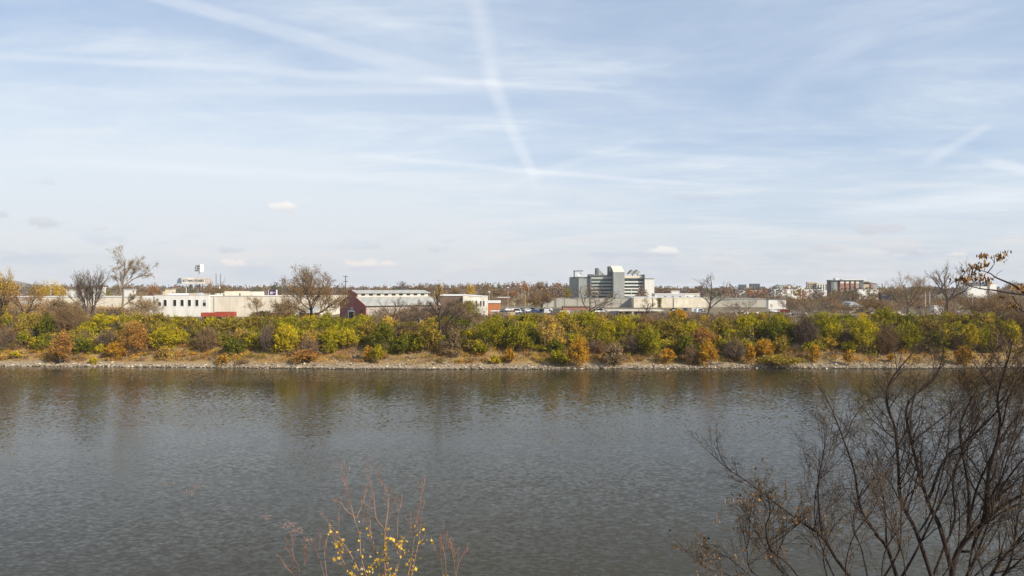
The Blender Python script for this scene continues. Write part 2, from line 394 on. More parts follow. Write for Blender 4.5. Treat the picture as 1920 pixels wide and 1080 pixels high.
SHRUBS = [  # px, base py, top py, width px, colour
 (10, 655, 612, 50, 'grey-brown'), (35, 645, 604, 40, 'olive'), (47, 649, 624, 32, 'green'), (88, 640, 588, 34, 'dark green'), (130, 628, 574, 72, 'brown'),
 (74, 655, 634, 32, 'yellow'), (27, 673, 658, 18, 'yellow'), (118, 681, 624, 44, 'rust'), (158, 634, 611, 30, 'yellow-green'), (134, 648, 625, 34, 'olive'),
 (156, 665, 638, 42, 'dark green'), (197, 622, 589, 66, 'yellow-green'), (187, 665, 647, 17, 'yellow-green'), (203, 652, 622, 50, 'grey-brown'), (217, 673, 644, 40, 'orange'),
 (250, 667, 604, 62, 'rust'), (252, 627, 601, 36, 'golden'), (230, 608, 578, 32, 'tan'), (176, 682, 669, 16, 'yellow'), (294, 617, 588, 56, 'olive'),
 (306, 657, 613, 54, 'yellow-green'), (309, 674, 650, 25, 'golden'), (340, 644, 620, 34, 'yellow-green'), (331, 617, 593, 28, 'yellow-green'), (397, 622, 597, 42, 'yellow-green'),
 (388, 658, 614, 50, 'brown'), (358, 629, 598, 44, 'olive'), (436, 632, 599, 54, 'olive'), (438, 665, 634, 40, 'dark green'), (452, 648, 618, 36, 'golden'),
 (472, 656, 628, 30, 'yellow-green'), (418, 685, 664, 26, 'orange'), (503, 662, 608, 40, 'grey-brown'), (535, 662, 611, 54, 'yellow'), (545, 622, 594, 60, 'green'),
 (590, 616, 592, 50, 'yellow-green'), (583, 652, 622, 44, 'golden'), (621, 656, 618, 44, 'yellow-green'), (617, 664, 636, 30, 'green'), (580, 668, 634, 44, 'grey-brown'),
 (573, 679, 658, 56, 'rust'), (455, 684, 673, 30, 'brown'), (490, 603, 584, 44, 'tan'), (660, 624, 600, 52, 'green'), (652, 656, 618, 44, 'yellow-green'),
 (690, 640, 602, 48, 'olive'), (718, 664, 606, 50, 'dark green'), (690, 677, 651, 18, 'orange'), (707, 682, 648, 28, 'yellow-green'), (720, 674, 658, 18, 'golden'),
 (752, 664, 634, 40, 'dark green'), (783, 662, 636, 32, 'green'), (760, 638, 608, 54, 'brown'), (806, 660, 604, 50, 'olive'), (850, 672, 618, 28, 'tan'),
 (836, 640, 600, 44, 'grey-brown'), (880, 648, 618, 28, 'yellow-green'), (881, 658, 643, 28, 'golden'), (902, 667, 642, 34, 'green'), (922, 655, 597, 66, 'green'),
 (928, 684, 667, 20, 'yellow'), (955, 682, 654, 26, 'orange'), (948, 642, 602, 44, 'dark green'), (972, 662, 612, 40, 'green'), (1030, 654, 592, 60, 'golden'),
 (1055, 610, 582, 28, 'yellow'), (1100, 624, 584, 74, 'green'), (1103, 628, 603, 26, 'yellow-green'), (1140, 645, 603, 36, 'yellow-green'), (1172, 640, 593, 48, 'yellow-green'),
 (1070, 636, 598, 46, 'olive'), (1047, 688, 658, 42, 'green'), (1084, 689, 633, 44, 'orange'), (1182, 664, 630, 42, 'grey-brown'), (1220, 668, 613, 50, 'green'),
 (1212, 622, 592, 44, 'brown'), (1258, 644, 598, 54, 'olive'), (1272, 610, 581, 42, 'orange'), (1252, 682, 654, 30, 'orange'), (1150, 687, 648, 46, 'tan'),
 (1286, 668, 630, 44, 'dark green'), (1300, 634, 604, 46, 'yellow-green'), (1320, 656, 616, 56, 'rust'), (1328, 688, 642, 42, 'orange'), (1297, 684, 648, 34, 'brown'),
 (1367, 640, 616, 28, 'yellow'), (1350, 632, 598, 50, 'olive'), (1378, 676, 636, 44, 'grey-brown'), (1407, 685, 648, 22, 'orange'), (1432, 672, 638, 36, 'orange'),
 (1462, 687, 667, 90, 'olive'), (1452, 644, 598, 60, 'dark green'), (1484, 640, 604, 50, 'green'), (1460, 668, 636, 40, 'olive'), (1512, 652, 588, 46, 'grey-brown'),
 (1528, 679, 650, 22, 'orange'), (1548, 634, 588, 52, 'green'), (1562, 646, 608, 40, 'yellow-green'), (1588, 654, 618, 38, 'grey-brown'), (1590, 686, 658, 18, 'orange'),
 (1592, 662, 640, 34, 'yellow-green'), (1622, 664, 594, 54, 'yellow-green'), (1656, 618, 576, 44, 'green'), (1660, 664, 610, 52, 'brown'), (1692, 616, 590, 50, 'dark green'),
 (1708, 664, 612, 44, 'green'), (1745, 640, 600, 46, 'olive'), (1754, 664, 622, 38, 'dark green'), (1776, 652, 620, 26, 'yellow'), (1817, 660, 608, 36, 'yellow'),
 (1794, 656, 634, 28, 'grey-brown'), (1806, 685, 652, 36, 'orange'), (1845, 660, 616, 42, 'green'), (1870, 662, 628, 42, 'tan'), (1896, 648, 606, 36, 'yellow-green'),
 (1905, 624, 584, 60, 'brown'), (1670, 680, 664, 14, 'orange'), (1398, 622, 594, 54, 'yellow-green'), (1008, 608, 588, 44, 'olive'), (1430, 612, 590, 44, 'olive'),
 (860, 622, 596, 40, 'dark green'), (1040, 664, 636, 36, 'dark green'), (1780, 612, 588, 50, 'olive'), (1830, 618, 588, 46, 'olive'), (640, 612, 598, 36, 'yellow'),
 (1118, 664, 636, 44, 'grey-brown'), (992, 650, 612, 40, 'dark green'), (476, 622, 596, 44, 'olive'), (66, 622, 590, 40, 'olive'), (1210, 646, 606, 40, 'olive'),
]
def build_shrubs():
    used = {}
    labels = []
    for (px, b, t, w, c) in SHRUBS:
        hpx = b - t
        kind = 'bare twiggy thicket shrub' if c in BARE else 'leafy shrub'
        size = 'small' if max(hpx, w) < 34 else 'large' if max(hpx, w) > 52 else 'mid-sized'
        labels.append(f'{size} {c} {kind} {row(b)} {zone(px)}')
    cnt = {}
    for i, l in enumerate(labels): cnt.setdefault(l, []).append(i)
    for l, ids in cnt.items():
        if len(ids) > 1:
            ids = sorted(ids, key=lambda i: SHRUBS[i][0])
            for k, i in enumerate(ids):
                labels[i] = l.replace(' shrub ', (' shrub, leftmost, ' if k == 0 else ' shrub, rightmost, ' if k == len(ids) - 1 else ' shrub, central, '), 1)
    for (px, b, t, w, c), l in zip(SHRUBS, labels):
        shrub(px, b, t, w, c, l)

THICK_PX = [-80, 0, 100, 200, 280, 340, 420, 500, 560, 640, 700, 800, 870, 960, 1030, 1100, 1200, 1300, 1400, 1500, 1600, 1700, 1800, 1880, 2000]
THICK_PY = [658, 658, 660, 656, 650, 646, 656, 656, 658, 652, 658, 659, 658, 660, 664, 656, 662, 668, 660, 662, 654, 653, 655, 640, 640]
def build_thicket():
    """the continuous undergrowth between and behind the single shrubs"""
    rng = np.random.default_rng(5)
    QV = []; QC = []; TA = []; TB = []; Tra = []; Trb = []; TC = []
    names = ['green', 'olive', 'yellow-green', 'dark green', 'grey-brown', 'brown', 'olive', 'golden', 'green']
    for i in range(1000):
        px = rng.uniform(-80, 2000)
        b0 = np.interp(px, THICK_PX, THICK_PY)
        py = rng.uniform(606, b0)
        p = on_bank(px, py); D = p.y
        w = rng.uniform(2.6, 6.6); h = rng.uniform(1.5, 4.1) * (1.1 if py < 625 else 1) * (1.25 if rng.random() < .12 else 1)
        top = np.interp(px, [0, 362, 372, 442, 452, 625, 632, 662, 672, 725, 738, 800, 812, 1130, 1140, 1244, 1254, 2000], [588, 588, 595, 595, 587, 588, 597, 597, 590, 594, 605, 605, 594, 587, 592, 592, 587, 587])
        h = max(1.0, min(h, (py - top) / F * D * 1.12))
        # regional tendency of the colours
        if px < 320: pr = [1.4, 2.0, 1.6, .7, 1.6, 2.0, 1, 2.0, 1]
        elif px < 520: pr = [1.6, 2.4, 2.0, .8, 1.4, 1.2, 1, 1.2, 1]
        elif px < 700: pr = [2.5, 1.4, 3.0, .7, .6, .4, .6, 1.8, 1.5]
        elif px < 880: pr = [1.2, 2.4, .7, 2.2, 1.8, 1.6, 1, .6, .8]
        elif px < 1640: pr = [2.6, 2.6, 2.6, .9, .45, .6, 1.2, 1.5, 2]
        else: pr = [2.0, 2.6, 2.0, 1.1, .9, 1.0, 1, 1.1, 1.4]
        nm = names[rng.choice(9, p=np.array(pr) / sum(pr))]
        base = np.array(p)
        if nm in BARE:
            A, B, ra, rb = twig_bundle(rng, w, w, h, 34, .028)
            TA.append(A + base); TB.append(B + base); Tra.append(ra); Trb.append(rb); TC.append(pal_cols(nm, len(A), rng))
            n = 130
        else: n = int(400 + 38 * w * h)
        C, lb, li = crown_points(rng, w, w, h, 9, n)
        lum = (.55 + .8 * rng.random(9))[li][:, None]
        QV.append(leaf_quads(C + base, .28 if nm not in BARE else .26, rng)); QC.append(lum * (pal_cols(nm, n, rng, lb) if rng.random() < .5 else np.where((li % 3 == 0)[:, None], pal_cols(names[rng.integers(9)], n, rng), pal_cols(nm, n, rng, lb))))
    for i in range(420):                      # bare stems and dead canes standing through the leaves
        px = rng.uniform(-80, 2000); p = np.array(on_bank(px, rng.uniform(606, np.interp(px, THICK_PX, THICK_PY) + 3)))
        for k in range(rng.integers(1, 4)):
            hh = rng.uniform(2.0, 5.2); q0 = p + rng.normal(size=3) * np.array([.5, .5, 0]); q1 = q0 + np.array([rng.normal() * .5, rng.normal() * .5, hh]); q2 = q0 + (q1 - q0) * .6; q3 = q2 + np.array([rng.normal() * .6, rng.normal() * .5, hh * .3])
            for A0, B0, r0 in ((q0, q1, .035), (q2, q3, .02)):
                TA.append(A0[None]); TB.append(B0[None]); Tra.append(np.array([r0])); Trb.append(np.array([r0 * .4])); TC.append(pal_cols(['grey-brown', 'tan', 'brown'][rng.integers(3)], 1, rng) * 1.3)
    root = empty('undergrowth', (0, 0, 0))
    tag(root, 'continuous tangle of green, yellow and bare undergrowth covering the far bank', 'undergrowth', None, 'stuff')
    fast_mesh('foliage', np.concatenate(QV), 4, np.concatenate(QC), LEAF, root)
    fast_mesh('twigs', seg_prisms(np.concatenate(TA), np.concatenate(TB), np.concatenate(Tra), np.concatenate(Trb)), 4, np.concatenate(TC).repeat(3, 0), TINT, root)

def build_bank_cover():
    """dry grass and leaf litter on the lower bank, broken stone along the waterline"""
    rng = np.random.default_rng(21)
    A = []; B = []; r = []; c = []
    pool = ['tan', 'rust', 'orange', 'golden', 'brown', 'olive']
    for i in range(3400):
        px = rng.uniform(-80, 2000); x0 = X(px, 180)
        d = rng.uniform(2.6, 17) 
        if mnoise.noise((px * .02, d * .25, 2)) < -.12: continue
        y = float(shore(x0)) + d; x = X(px, y); z = ground_z(x, y)
        k = 7; nm = pool[int(np.clip((mnoise.noise((px * .013, d * .1, 7)) + .5) * 5.5 + rng.normal() * .8, 0, 5))]
        for _ in range(k):
            ox, oy = rng.normal(size=2) * .5; hh = rng.uniform(.2, .85)
            A.append((x + ox, y + oy, z - .1)); B.append((x + ox + rng.normal() * .25, y + oy + rng.normal() * .25, z + hh)); r.append(.05)
        c.append(pal_cols(nm, k, rng))
    o = fast_mesh('dry_grass', seg_prisms(A, B, np.array(r), np.array(r) * .3), 4, np.concatenate(c).repeat(3, 0), LEAF)
    tag(o, 'dry orange and tan grass tufts on the lower far bank', 'grass', None, 'stuff')
    # low dry brush between the stones and the thicket
    QV = []; QC = []
    for i in range(1700):
        px = rng.uniform(-80, 2000)
        if (480 < px < 810 or 1570 < px < 1960) and rng.random() < .6: continue
        d = rng.uniform(3.6, 16); x0 = X(px, 180); y = float(shore(x0)) + d; x = X(px, y); z = ground_z(x, y)
        if mnoise.noise((px * .011, d * .12, 12)) < -.3: continue
        w = rng.uniform(1.2, 3.4); h = rng.uniform(.45, 1.3); n = int(50 + 24 * w * h)
        nm = ['rust', 'orange', 'tan', 'golden', 'olive', 'brown', 'green'][rng.choice(7, p=[.22, .10, .22, .13, .16, .13, .04])]
        C, lb, li = crown_points(rng, w, w, h, 6, n)
        QV.append(leaf_quads(C + np.array([x, y, z]), .24, rng)); QC.append(pal_cols(nm, n, rng, lb))
    o = fast_mesh('brush_vegetation', np.concatenate(QV), 4, np.concatenate(QC), LEAF)
    tag(o, 'low dry orange and tan brush on the lower far bank', 'brush', None, 'stuff')
    # riprap
    V = []; C = []
    ico = [(-1, 0, 0), (1, 0, 0), (0, -1, 0), (0, 1, 0), (0, 0, -1), (0, 0, 1)]
    fc = [(1, 3, 5), (3, 0, 5), (0, 2, 5), (2, 1, 5), (3, 1, 4), (0, 3, 4), (2, 0, 4), (1, 2, 4)]
    ico = np.array(ico, float)
    for i in range(7600):
        px = rng.uniform(-80, 2000)
        wide = np.interp(px, [0, 380, 520, 600, 800, 860, 1000, 1150, 1500, 1600, 1800, 1960], [1.5, 1.7, 3.4, 8, 8, 4, 1.6, 1.4, 2, 7, 8, 7])
        d = abs(rng.normal()) * wide * .55 + rng.uniform(-.4, .8)
        x0 = X(px, 172); y = float(shore(x0)) + d; x = X(px, y); z = ground_z(x, y)
        s = rng.uniform(.07, .26) * (1.9 if rng.random() < .10 else 1)
        q = (ico * rng.uniform(.6, 1.25, (6, 1)) * np.array([1.2, 1, .75]) * s)
        a = rng.uniform(0, 6.28); ca, sa = math.cos(a), math.sin(a)
        q = np.stack([q[:, 0] * ca - q[:, 1] * sa, q[:, 0] * sa + q[:, 1] * ca, q[:, 2]], 1) + np.array([x, y, z + s * .25])
        V.append(q[np.array(fc)].reshape(-1, 3))
        t = rng.choice(4, p=[.40, .37, .09, .14]); col = np.array([(.36, .29, .205), (.25, .195, .135), (.52, .45, .345), (.15, .115, .08)][t]) * rng.uniform(.8, 1.2)
        C.append(np.repeat(col[None], 8, 0))
    o = fast_mesh('rubble', np.concatenate(V), 3, np.concatenate(C), TINT)
    tag(o, 'pale broken stone along the far waterline', 'stones', None, 'stuff')

# ------------------------------------------------------------------ trees
def rvec(): return Vector((random.gauss(0, 1), random.gauss(0, 1), random.gauss(0, 1)))
def grow(p, d, L, r, lev, cfg, out):
    n = cfg['segs'][lev]; pts = [p.copy()]; rad = [r]; d = d.normalized()
    tip = cfg['tip'] if lev < cfg['max'] else .35
    for i in range(n):
        d = (d + rvec() * cfg['wander'][lev] + Vector((0, 0, 1)) * cfg['trop'][lev]).normalized()
        p = p + d * (L / n); pts.append(p.copy()); rad.append(r * (1 + (tip - 1) * (i + 1) / n))
    out.append((lev, pts, rad))
    spawn(pts, rad, L, lev, cfg, out)
def spawn(pts, rad, L, lev, cfg, out, t0=None, bias=None):
    if lev >= cfg['max']: return
    k = cfg['kids'][lev]; n = len(pts) - 1
    t0 = cfg['t0'][lev] if t0 is None else t0
    for j in range(k):
        t = t0 + (1 - t0) * (j + random.random()) / k
        f = min(t * n, n - 1e-3); i = int(f); q = pts[i].lerp(pts[i + 1], f - i)
        ax = (pts[i + 1] - pts[i]).normalized()
        side = ax.cross(rvec()).normalized()
        if bias is not None: side = (side + bias * random.random()).normalized()
        ang = math.radians(random.uniform(*cfg['ang'][lev]))
        dd = ax * math.cos(ang) + side * math.sin(ang)
        rr = (rad[i] + (rad[i + 1] - rad[i]) * (f - i)) * random.uniform(.5, .72)
        grow(q, dd, L * cfg['ratio'][lev] * random.uniform(.65, 1.15) * (1.12 - .45 * t), rr, lev + 1, cfg, out)
def tree_mesh(out, root, base, bark, split=1, rmin=.006, tname='trunk', cname='crown', twigcol=None, sides=7, leaf=None):
    """trunk and limbs as smooth tubes, everything finer as thin tapering twigs"""
    t = MB(); A = []; B = []; ra = []; rb = []; tips = []
    for lev, pts, rad in out:
        if lev <= split: t.tube([q - base for q in pts], [max(x, rmin) for x in rad], sides if lev == 0 else max(4, sides - 2), cap=False)
        else:
            for i in range(len(pts) - 1):
                A.append(pts[i] - base); B.append(pts[i + 1] - base); ra.append(max(rad[i], rmin)); rb.append(max(rad[i + 1], rmin * .7))
            tips.append(pts[-1] - base); tips.append(pts[len(pts) // 2] - base)
    t.build(tname, bark, root, smooth=True)
    rng = np.random.default_rng(len(A))
    if A:
        c = pal_cols(twigcol, len(A), rng).repeat(3, 0)
        fast_mesh(cname, seg_prisms(A, B, ra, rb), 4, c, TINT, root)
    if leaf:
        col, frac, size, reps = leaf
        T = np.array(tips); T = T[rng.random(len(T)) < frac].repeat(reps, 0) + rng.normal(size=(int(0), 3)) if False else np.array(tips)
        T = T[rng.random(len(T)) < frac]
        T = T.repeat(reps, 0); T = T + rng.normal(size=T.shape) * size * 1.2
        if len(T): fast_mesh('leaves', leaf_quads(T, size, rng), 4, pal_cols(col, len(T), rng), LEAF, root)
BARK = {
 'grey': mat('bark_grey', (.15, .12, .10), .95, .25, 6, .02, .1, stretch=(1, 1, .3)),
 'dark': mat('bark_dark', (.075, .055, .045), .95, .25, 6, .02, .1, stretch=(1, 1, .3)),
 'pale': mat('bark_pale', (.30, .24, .17), .95, .2, 6, .02, .1, stretch=(1, 1, .3)),
 'brown': mat('bark_brown', (.13, .085, .055), .95, .25, 6, .02, .1, stretch=(1, 1, .3)),
}
def bare_tree(px, D, py0, py1, wpx, label, bark='grey', twig='grey-brown', form='round', leaf=None, seed=1, name='tree', group=None, rmin=.016, dens=1.0, base_py=None):
    random.seed(seed)
    base = on_ground(px, D) if base_py is None else on_bank(px, base_py)
    D = base.y
    top = Z(py1, D); H = top - base.z; W = wpx / F * D
    root = empty(name, base); tag(root, label, 'tree', group)
    out = []
    k = dens
    cfg = dict(max=4, segs=[5, 5, 4, 3, 2], wander=[.08, .12, .16, .2, .22], trop=[.06, .06, .05, .04, .03], kids=[int(7 * k), int(7 * k), int(6 * k), int(4 * k)],
               t0=[.35, .3, .25, .2], ang=[(28, 58), (25, 60), (25, 60), (25, 65)], ratio=[.62, .55, .5, .45], tip=.5)
    R = H * .021 + .05
    if form == 'fan':            # many stems rising from the ground
        cfg.update(kids=[8, 7, 5, 3], ang=[(14, 34), (15, 40), (18, 45), (20, 50)], trop=[.10, .12, .10, .08, .05])
        for i in range(8):
            a = 2 * math.pi * i / 8 + random.random(); s = random.uniform(.15, 1)
            d = Vector((math.cos(a) * s * W / H * .62, math.sin(a) * s * W / H * .62, 1))
            grow(base + Vector((math.cos(a) * .3, math.sin(a) * .3, 0)), d, H * random.uniform(.55, .72), R * .5, 0, cfg, out)
    elif form == 'tall':
        cfg.update(ang=[(20, 45), (22, 48), (25, 55), (25, 60)], trop=[.05, .1, .08, .06, .04], t0=[.25, .25, .2, .2], kids=[int(11 * k), int(6 * k), int(5 * k), int(3 * k)], ratio=[.42, .5, .5, .5])
        grow(base, Vector((random.gauss(0, .04), random.gauss(0, .04), 1)), H * .72, R * .8, 0, cfg, out)
    elif form == 'fork':         # trunk dividing low into a few heavy limbs
        n0 = [base, base + Vector((random.gauss(0, .1), 0, H * .12)), base + Vector((random.gauss(0, .2), 0, H * .22))]
        out.append((0, n0, [R * 1.25, R * 1.1, R]))
        for i in range(5):
            a = 2 * math.pi * (i + random.random() * .5) / 5
            d = Vector((math.cos(a) * W / H * 1.0, math.sin(a) * W / H * .9, 1.0 - .25 * random.random()))
            grow(n0[-1], d, H * random.uniform(.48, .66), R * .62, 1, dict(cfg, kids=[0, int(8 * k), int(6 * k), int(4 * k)], wander=[.1, .17, .18, .2, .2], trop=[0, .05, .05, .03, .02], segs=[5, 6, 4, 3, 2]), out)
    else:                         # round crown on a short trunk
        n0 = [base, base + Vector((.1, 0, H * .10)), base + Vector((.15, 0, H * .2))]
        out.append((0, n0, [R * 1.3, R * 1.1, R]))
        for i in range(9):
            a = 2 * math.pi * (i + random.random() * .6) / 9; s = random.choice([.35, .8, 1.15, 1.3])
            d = Vector((math.cos(a) * s * W / H, math.sin(a) * s * W / H, 1.05 - .3 * s))
            grow(n0[1 + (i % 2)], d, H * .62 * random.uniform(.85, 1.05), R * .45, 1, dict(cfg, kids=[0, int(11 * k), int(8 * k), int(5 * k)], trop=[0, .07, .05, .03, .02], segs=[5, 6, 4, 3, 2]), out)
    # fit to the height and width seen in the photo
    zs = [q.z for _, pts, _ in out for q in pts]; xs = [q.x for _, pts, _ in out for q in pts]
    kz = H / max(.1, np.percentile(zs, 99.6) - base.z); kx = W / max(.1, np.percentile(xs, 98.5) - np.percentile(xs, 1.5))
    for _, pts, _ in out:
        for q in pts: q.z = base.z + (q.z - base.z) * kz; q.x = base.x + (q.x - base.x) * kx; q.y = base.y + (q.y - base.y) * kx
    tree_mesh(out, root, base, BARK[bark], 1, rmin, twigcol=twig, leaf=leaf)
    return root

def leafy_tree(px, D, py1, wpx, colour, label, group='trees beyond the warehouses', leaf=.6, seed=0, trunk=True, name='tree', dens=1.0, gz=None):
    rng = np.random.default_rng(int(px * 3 + D) + seed)
    p = on_ground(px, D) if gz is None else Vector((X(px, D), D, gz))
    h = max(3, Z(py1, D) - p.z); w = wpx / F * D
    root = empty(name, p, 0); tag(root, label, 'tree', group)
    n = int(min(4200, (200 + 16 * w * h * (.36 / leaf)) * dens)); C, lb, li = crown_points(rng, w, w * .9, h * .84, int(9 + w * .8), n, h * .14)
    fast_mesh('crown', leaf_quads(C, leaf, rng), 4, pal_cols(colour, n, rng, lb), LEAF, root)
    t = MB(); t.tube([(0, 0, -.3), (.1, 0, h * .3), (0, .1, h * .7)], [.035 * h, .025 * h, .01 * h], 6)
    for i in range(5):
        a = rng.uniform(0, 6.28); t.tube([(0, 0, h * (.25 + .08 * i)), (math.cos(a) * w * .3, math.sin(a) * w * .3, h * (.5 + .08 * i))], [.014 * h, .005 * h], 4)
    t.build('trunk', BARK['brown'], root)
    return root

def build_mid_trees():
    bare_tree(46, 205, 604, 534, 74, 'gnarled brown tree with thinning foliage at the left end of the bank', 'dark', 'brown', 'fork', ('rust', .55, .3, 1), 3)
    bare_tree(2, 208, 604, 508, 62, 'tall golden-tan tree cut off by the left edge of the view', 'brown', 'brown', 'round', ('golden', .5, .3, 1), 4)
    bare_tree(167, 214, 592, 503, 66, 'many-stemmed grey bare tree rising like a fan', 'grey', 'grey-brown', 'fan', None, 5)
    lean_tree()
    bare_tree(583, 210, 592, 499, 112, 'round brown-crowned tree between the white warehouse and the red barn', 'dark', 'brown', 'round', ('brown', .75, .28, 1), 12, dens=1.15, rmin=.02)
    spreading_tree()
    bare_tree(1104, 214, 602, 536, 90, 'dark forked bare tree in front of the tall office block', 'dark', 'grey-brown', 'fork', None, 21, rmin=.018)
    bare_tree(1207, 210, 602, 556, 34, 'small dark bare tree before the cream wall', 'dark', 'grey-brown', 'tall', None, 23)
    bare_tree(1327, 215, 602, 512, 66, 'tall slender pale bare tree beside the cream wall', 'grey', 'grey-brown', 'tall', None, 27, rmin=.013)
    bare_tree(1392, 235, 592, 560, 56, 'grey bare tree sprawling before the low grey end of the wall', 'grey', 'grey-brown', 'fork', None, 29)
    bare_tree(1702, 300, 575, 512, 74, 'pale tan fuzzy-crowned tree beside the big forked tree', 'grey', 'tan', 'round', ('tan', .3, .26, 1), 33, rmin=.02)
    bare_tree(1777, 280, 575, 487, 88, 'big bare forked tree on the far bank above the scrap yard', 'grey', 'grey-brown', 'fork', None, 41, rmin=.024, dens=1.15)
    bare_tree(403, 275, 580, 527, 44, 'brown twiggy tree behind the rooftop billboard', 'brown', 'brown', 'round', None, 43, rmin=.02)
    bare_tree(735, 205, 602, 556, 60, 'thin grey tree against the barn roof', 'grey', 'grey-brown', 'fork', None, 45)
    bare_tree(870, 215, 602, 566, 44, 'ivy-clad scrubby tree before the white building', 'grey', 'olive', 'round', ('olive', .5, .3, 1), 47)
    bare_tree(1480, 300, 584, 552, 40, 'brown bare tree right of the white end building', 'brown', 'brown', 'round', None, 49)
    bare_tree(270, 250, 590, 553, 66, 'pale scrubby tree against the end of the warehouse', 'pale', 'tan', 'round', ('tan', .3, .3, 1), 51)
    bare_tree(120, 235, 592, 556, 60, 'tan scrubby tree under the golden tree', 'brown', 'tan', 'round', ('tan', .7, .34, 1), 53)
    bare_tree(478, 240, 594, 556, 30, 'thin tan tree against the plain warehouse wall', 'grey', 'tan', 'tall', ('tan', .4, .26, 1), 55)
    bare_tree(1530, 250, 590, 560, 70, 'grey bare tree above the hanging vines', 'grey', 'grey-brown', 'round', None, 57)
    bare_tree(1850, 230, 596, 545, 90, 'brown bare tree behind the seed-hung branch', 'brown', 'brown', 'round', ('brown', .3, .3, 1), 59)
    bare_tree(790, 207, 604, 564, 84, 'low wide grey-brown tree before the long barn roof', 'dark', 'grey-brown', 'round', ('brown', .35, .24, 1), 63, dens=1.1)
    bare_tree(846, 206, 604, 562, 70, 'dense grey-brown tree before the brown brick building', 'dark', 'grey-brown', 'round', ('brown', .3, .24, 1), 65, dens=1.15)
    bare_tree(540, 226, 594, 560, 56, 'tan scrubby tree just left of the round brown tree', 'grey', 'tan', 'round', ('tan', .5, .26, 1), 67)
    bare_tree(1015, 360, 580, 548, 50, 'brown bare tree at the left end of the grey panel wall', 'brown', 'brown', 'round', ('brown', .5, .4, 1), 69, rmin=.024)
    bare_tree(1625, 260, 588, 560, 70, 'brown bare tree among the scrap heaps', 'brown', 'brown', 'round', ('brown', .3, .3, 1), 71, rmin=.02)
    bare_tree(1915, 225, 598, 555, 70, 'brown bare tree at the right end of the bank', 'brown', 'brown', 'fork', ('brown', .3, .3, 1), 61)

def lean_tree():
    random.seed(8); D = 214; base = on_ground(226, D)
    root = empty('tree', base); tag(root, 'tall leaning pale tree with a long limb to the right', 'tree')
    cfg = dict(max=4, segs=[5, 5, 4, 3, 2], wander=[.08, .12, .15, .2, .22], trop=[.05, .06, .05, .04, .03], kids=[8, 6, 5, 4], t0=[.3, .25, .2, .2], ang=[(20, 50), (22, 50), (25, 55), (25, 60)], ratio=[.5, .5, .5, .45], tip=.5)
    out = []
    for pix, r in [([(226, 588), (224, 560), (228, 530), (231, 505), (233, 486)], .34), ([(228, 576), (240, 565), (252, 552)], .24), ([(228, 540), (246, 524), (262, 516), (282, 508)], .2),
                   ([(229, 528), (240, 508), (256, 492)], .15), ([(227, 545), (218, 522), (214, 500)], .13), ([(233, 508), (244, 498), (266, 504)], .1)]:
        pts = [P(a, b, D) + Vector((0, random.gauss(0, .8), 0)) for a, b in pix]; pts[0] = base.copy() if pix[0][1] > 580 else P(*pix[0], D)
        L = sum((pts[i + 1] - pts[i]).length for i in range(len(pts) - 1)); rad = list(np.linspace(r, r * .35, len(pts)))
        out.append((0, pts, rad)); spawn(pts, rad, L * .8, 0, cfg, out, .25)
    tree_mesh(out, root, base, BARK['pale'], 1, .017, twigcol='tan', leaf=('tan', .25, .22, 1))

def spreading_tree():
    random.seed(15); D = 188; base = on_bank(826, 652)
    root = empty('tree', base); tag(root, 'dark spreading multi-trunked bare tree standing on the bank before the barn', 'tree')
    cfg = dict(max=4, segs=[5, 5, 4, 3, 2], wander=[.1, .15, .18, .2, .22], trop=[.02, .03, .02, .01, .0], kids=[7, 6, 6, 4], t0=[.35, .25, .2, .2], ang=[(20, 55), (25, 60), (25, 60), (25, 65)], ratio=[.5, .55, .5, .45], tip=.5)
    out = []; D = base.y
    for pix, r in [([(826, 652), (826, 620), (824, 596), (822, 575), (818, 556)], .42), ([(826, 622), (806, 604), (790, 596), (770, 590)], .24), ([(828, 632), (838, 606), (850, 590), (862, 580)], .26),
                   ([(824, 600), (834, 584), (846, 572)], .16), ([(828, 616), (856, 598), (880, 596), (896, 592)], .17), ([(824, 606), (812, 588), (796, 576)], .16), ([(819, 558), (824, 548), (822, 538)], .1)]:
        pts = [P(a, b, D) + Vector((0, random.gauss(0, .6), 0)) for a, b in pix]
        if pix[0][1] == 652: pts[0] = base.copy()
        L = sum((pts[i + 1] - pts[i]).length for i in range(len(pts) - 1)); rad = list(np.linspace(r, r * .4, len(pts)))
        out.append((0, pts, rad)); spawn(pts, rad, L * .75, 0, cfg, out, .4)
    tree_mesh(out, root, base, BARK['dark'], 1, .016, twigcol='grey-brown')

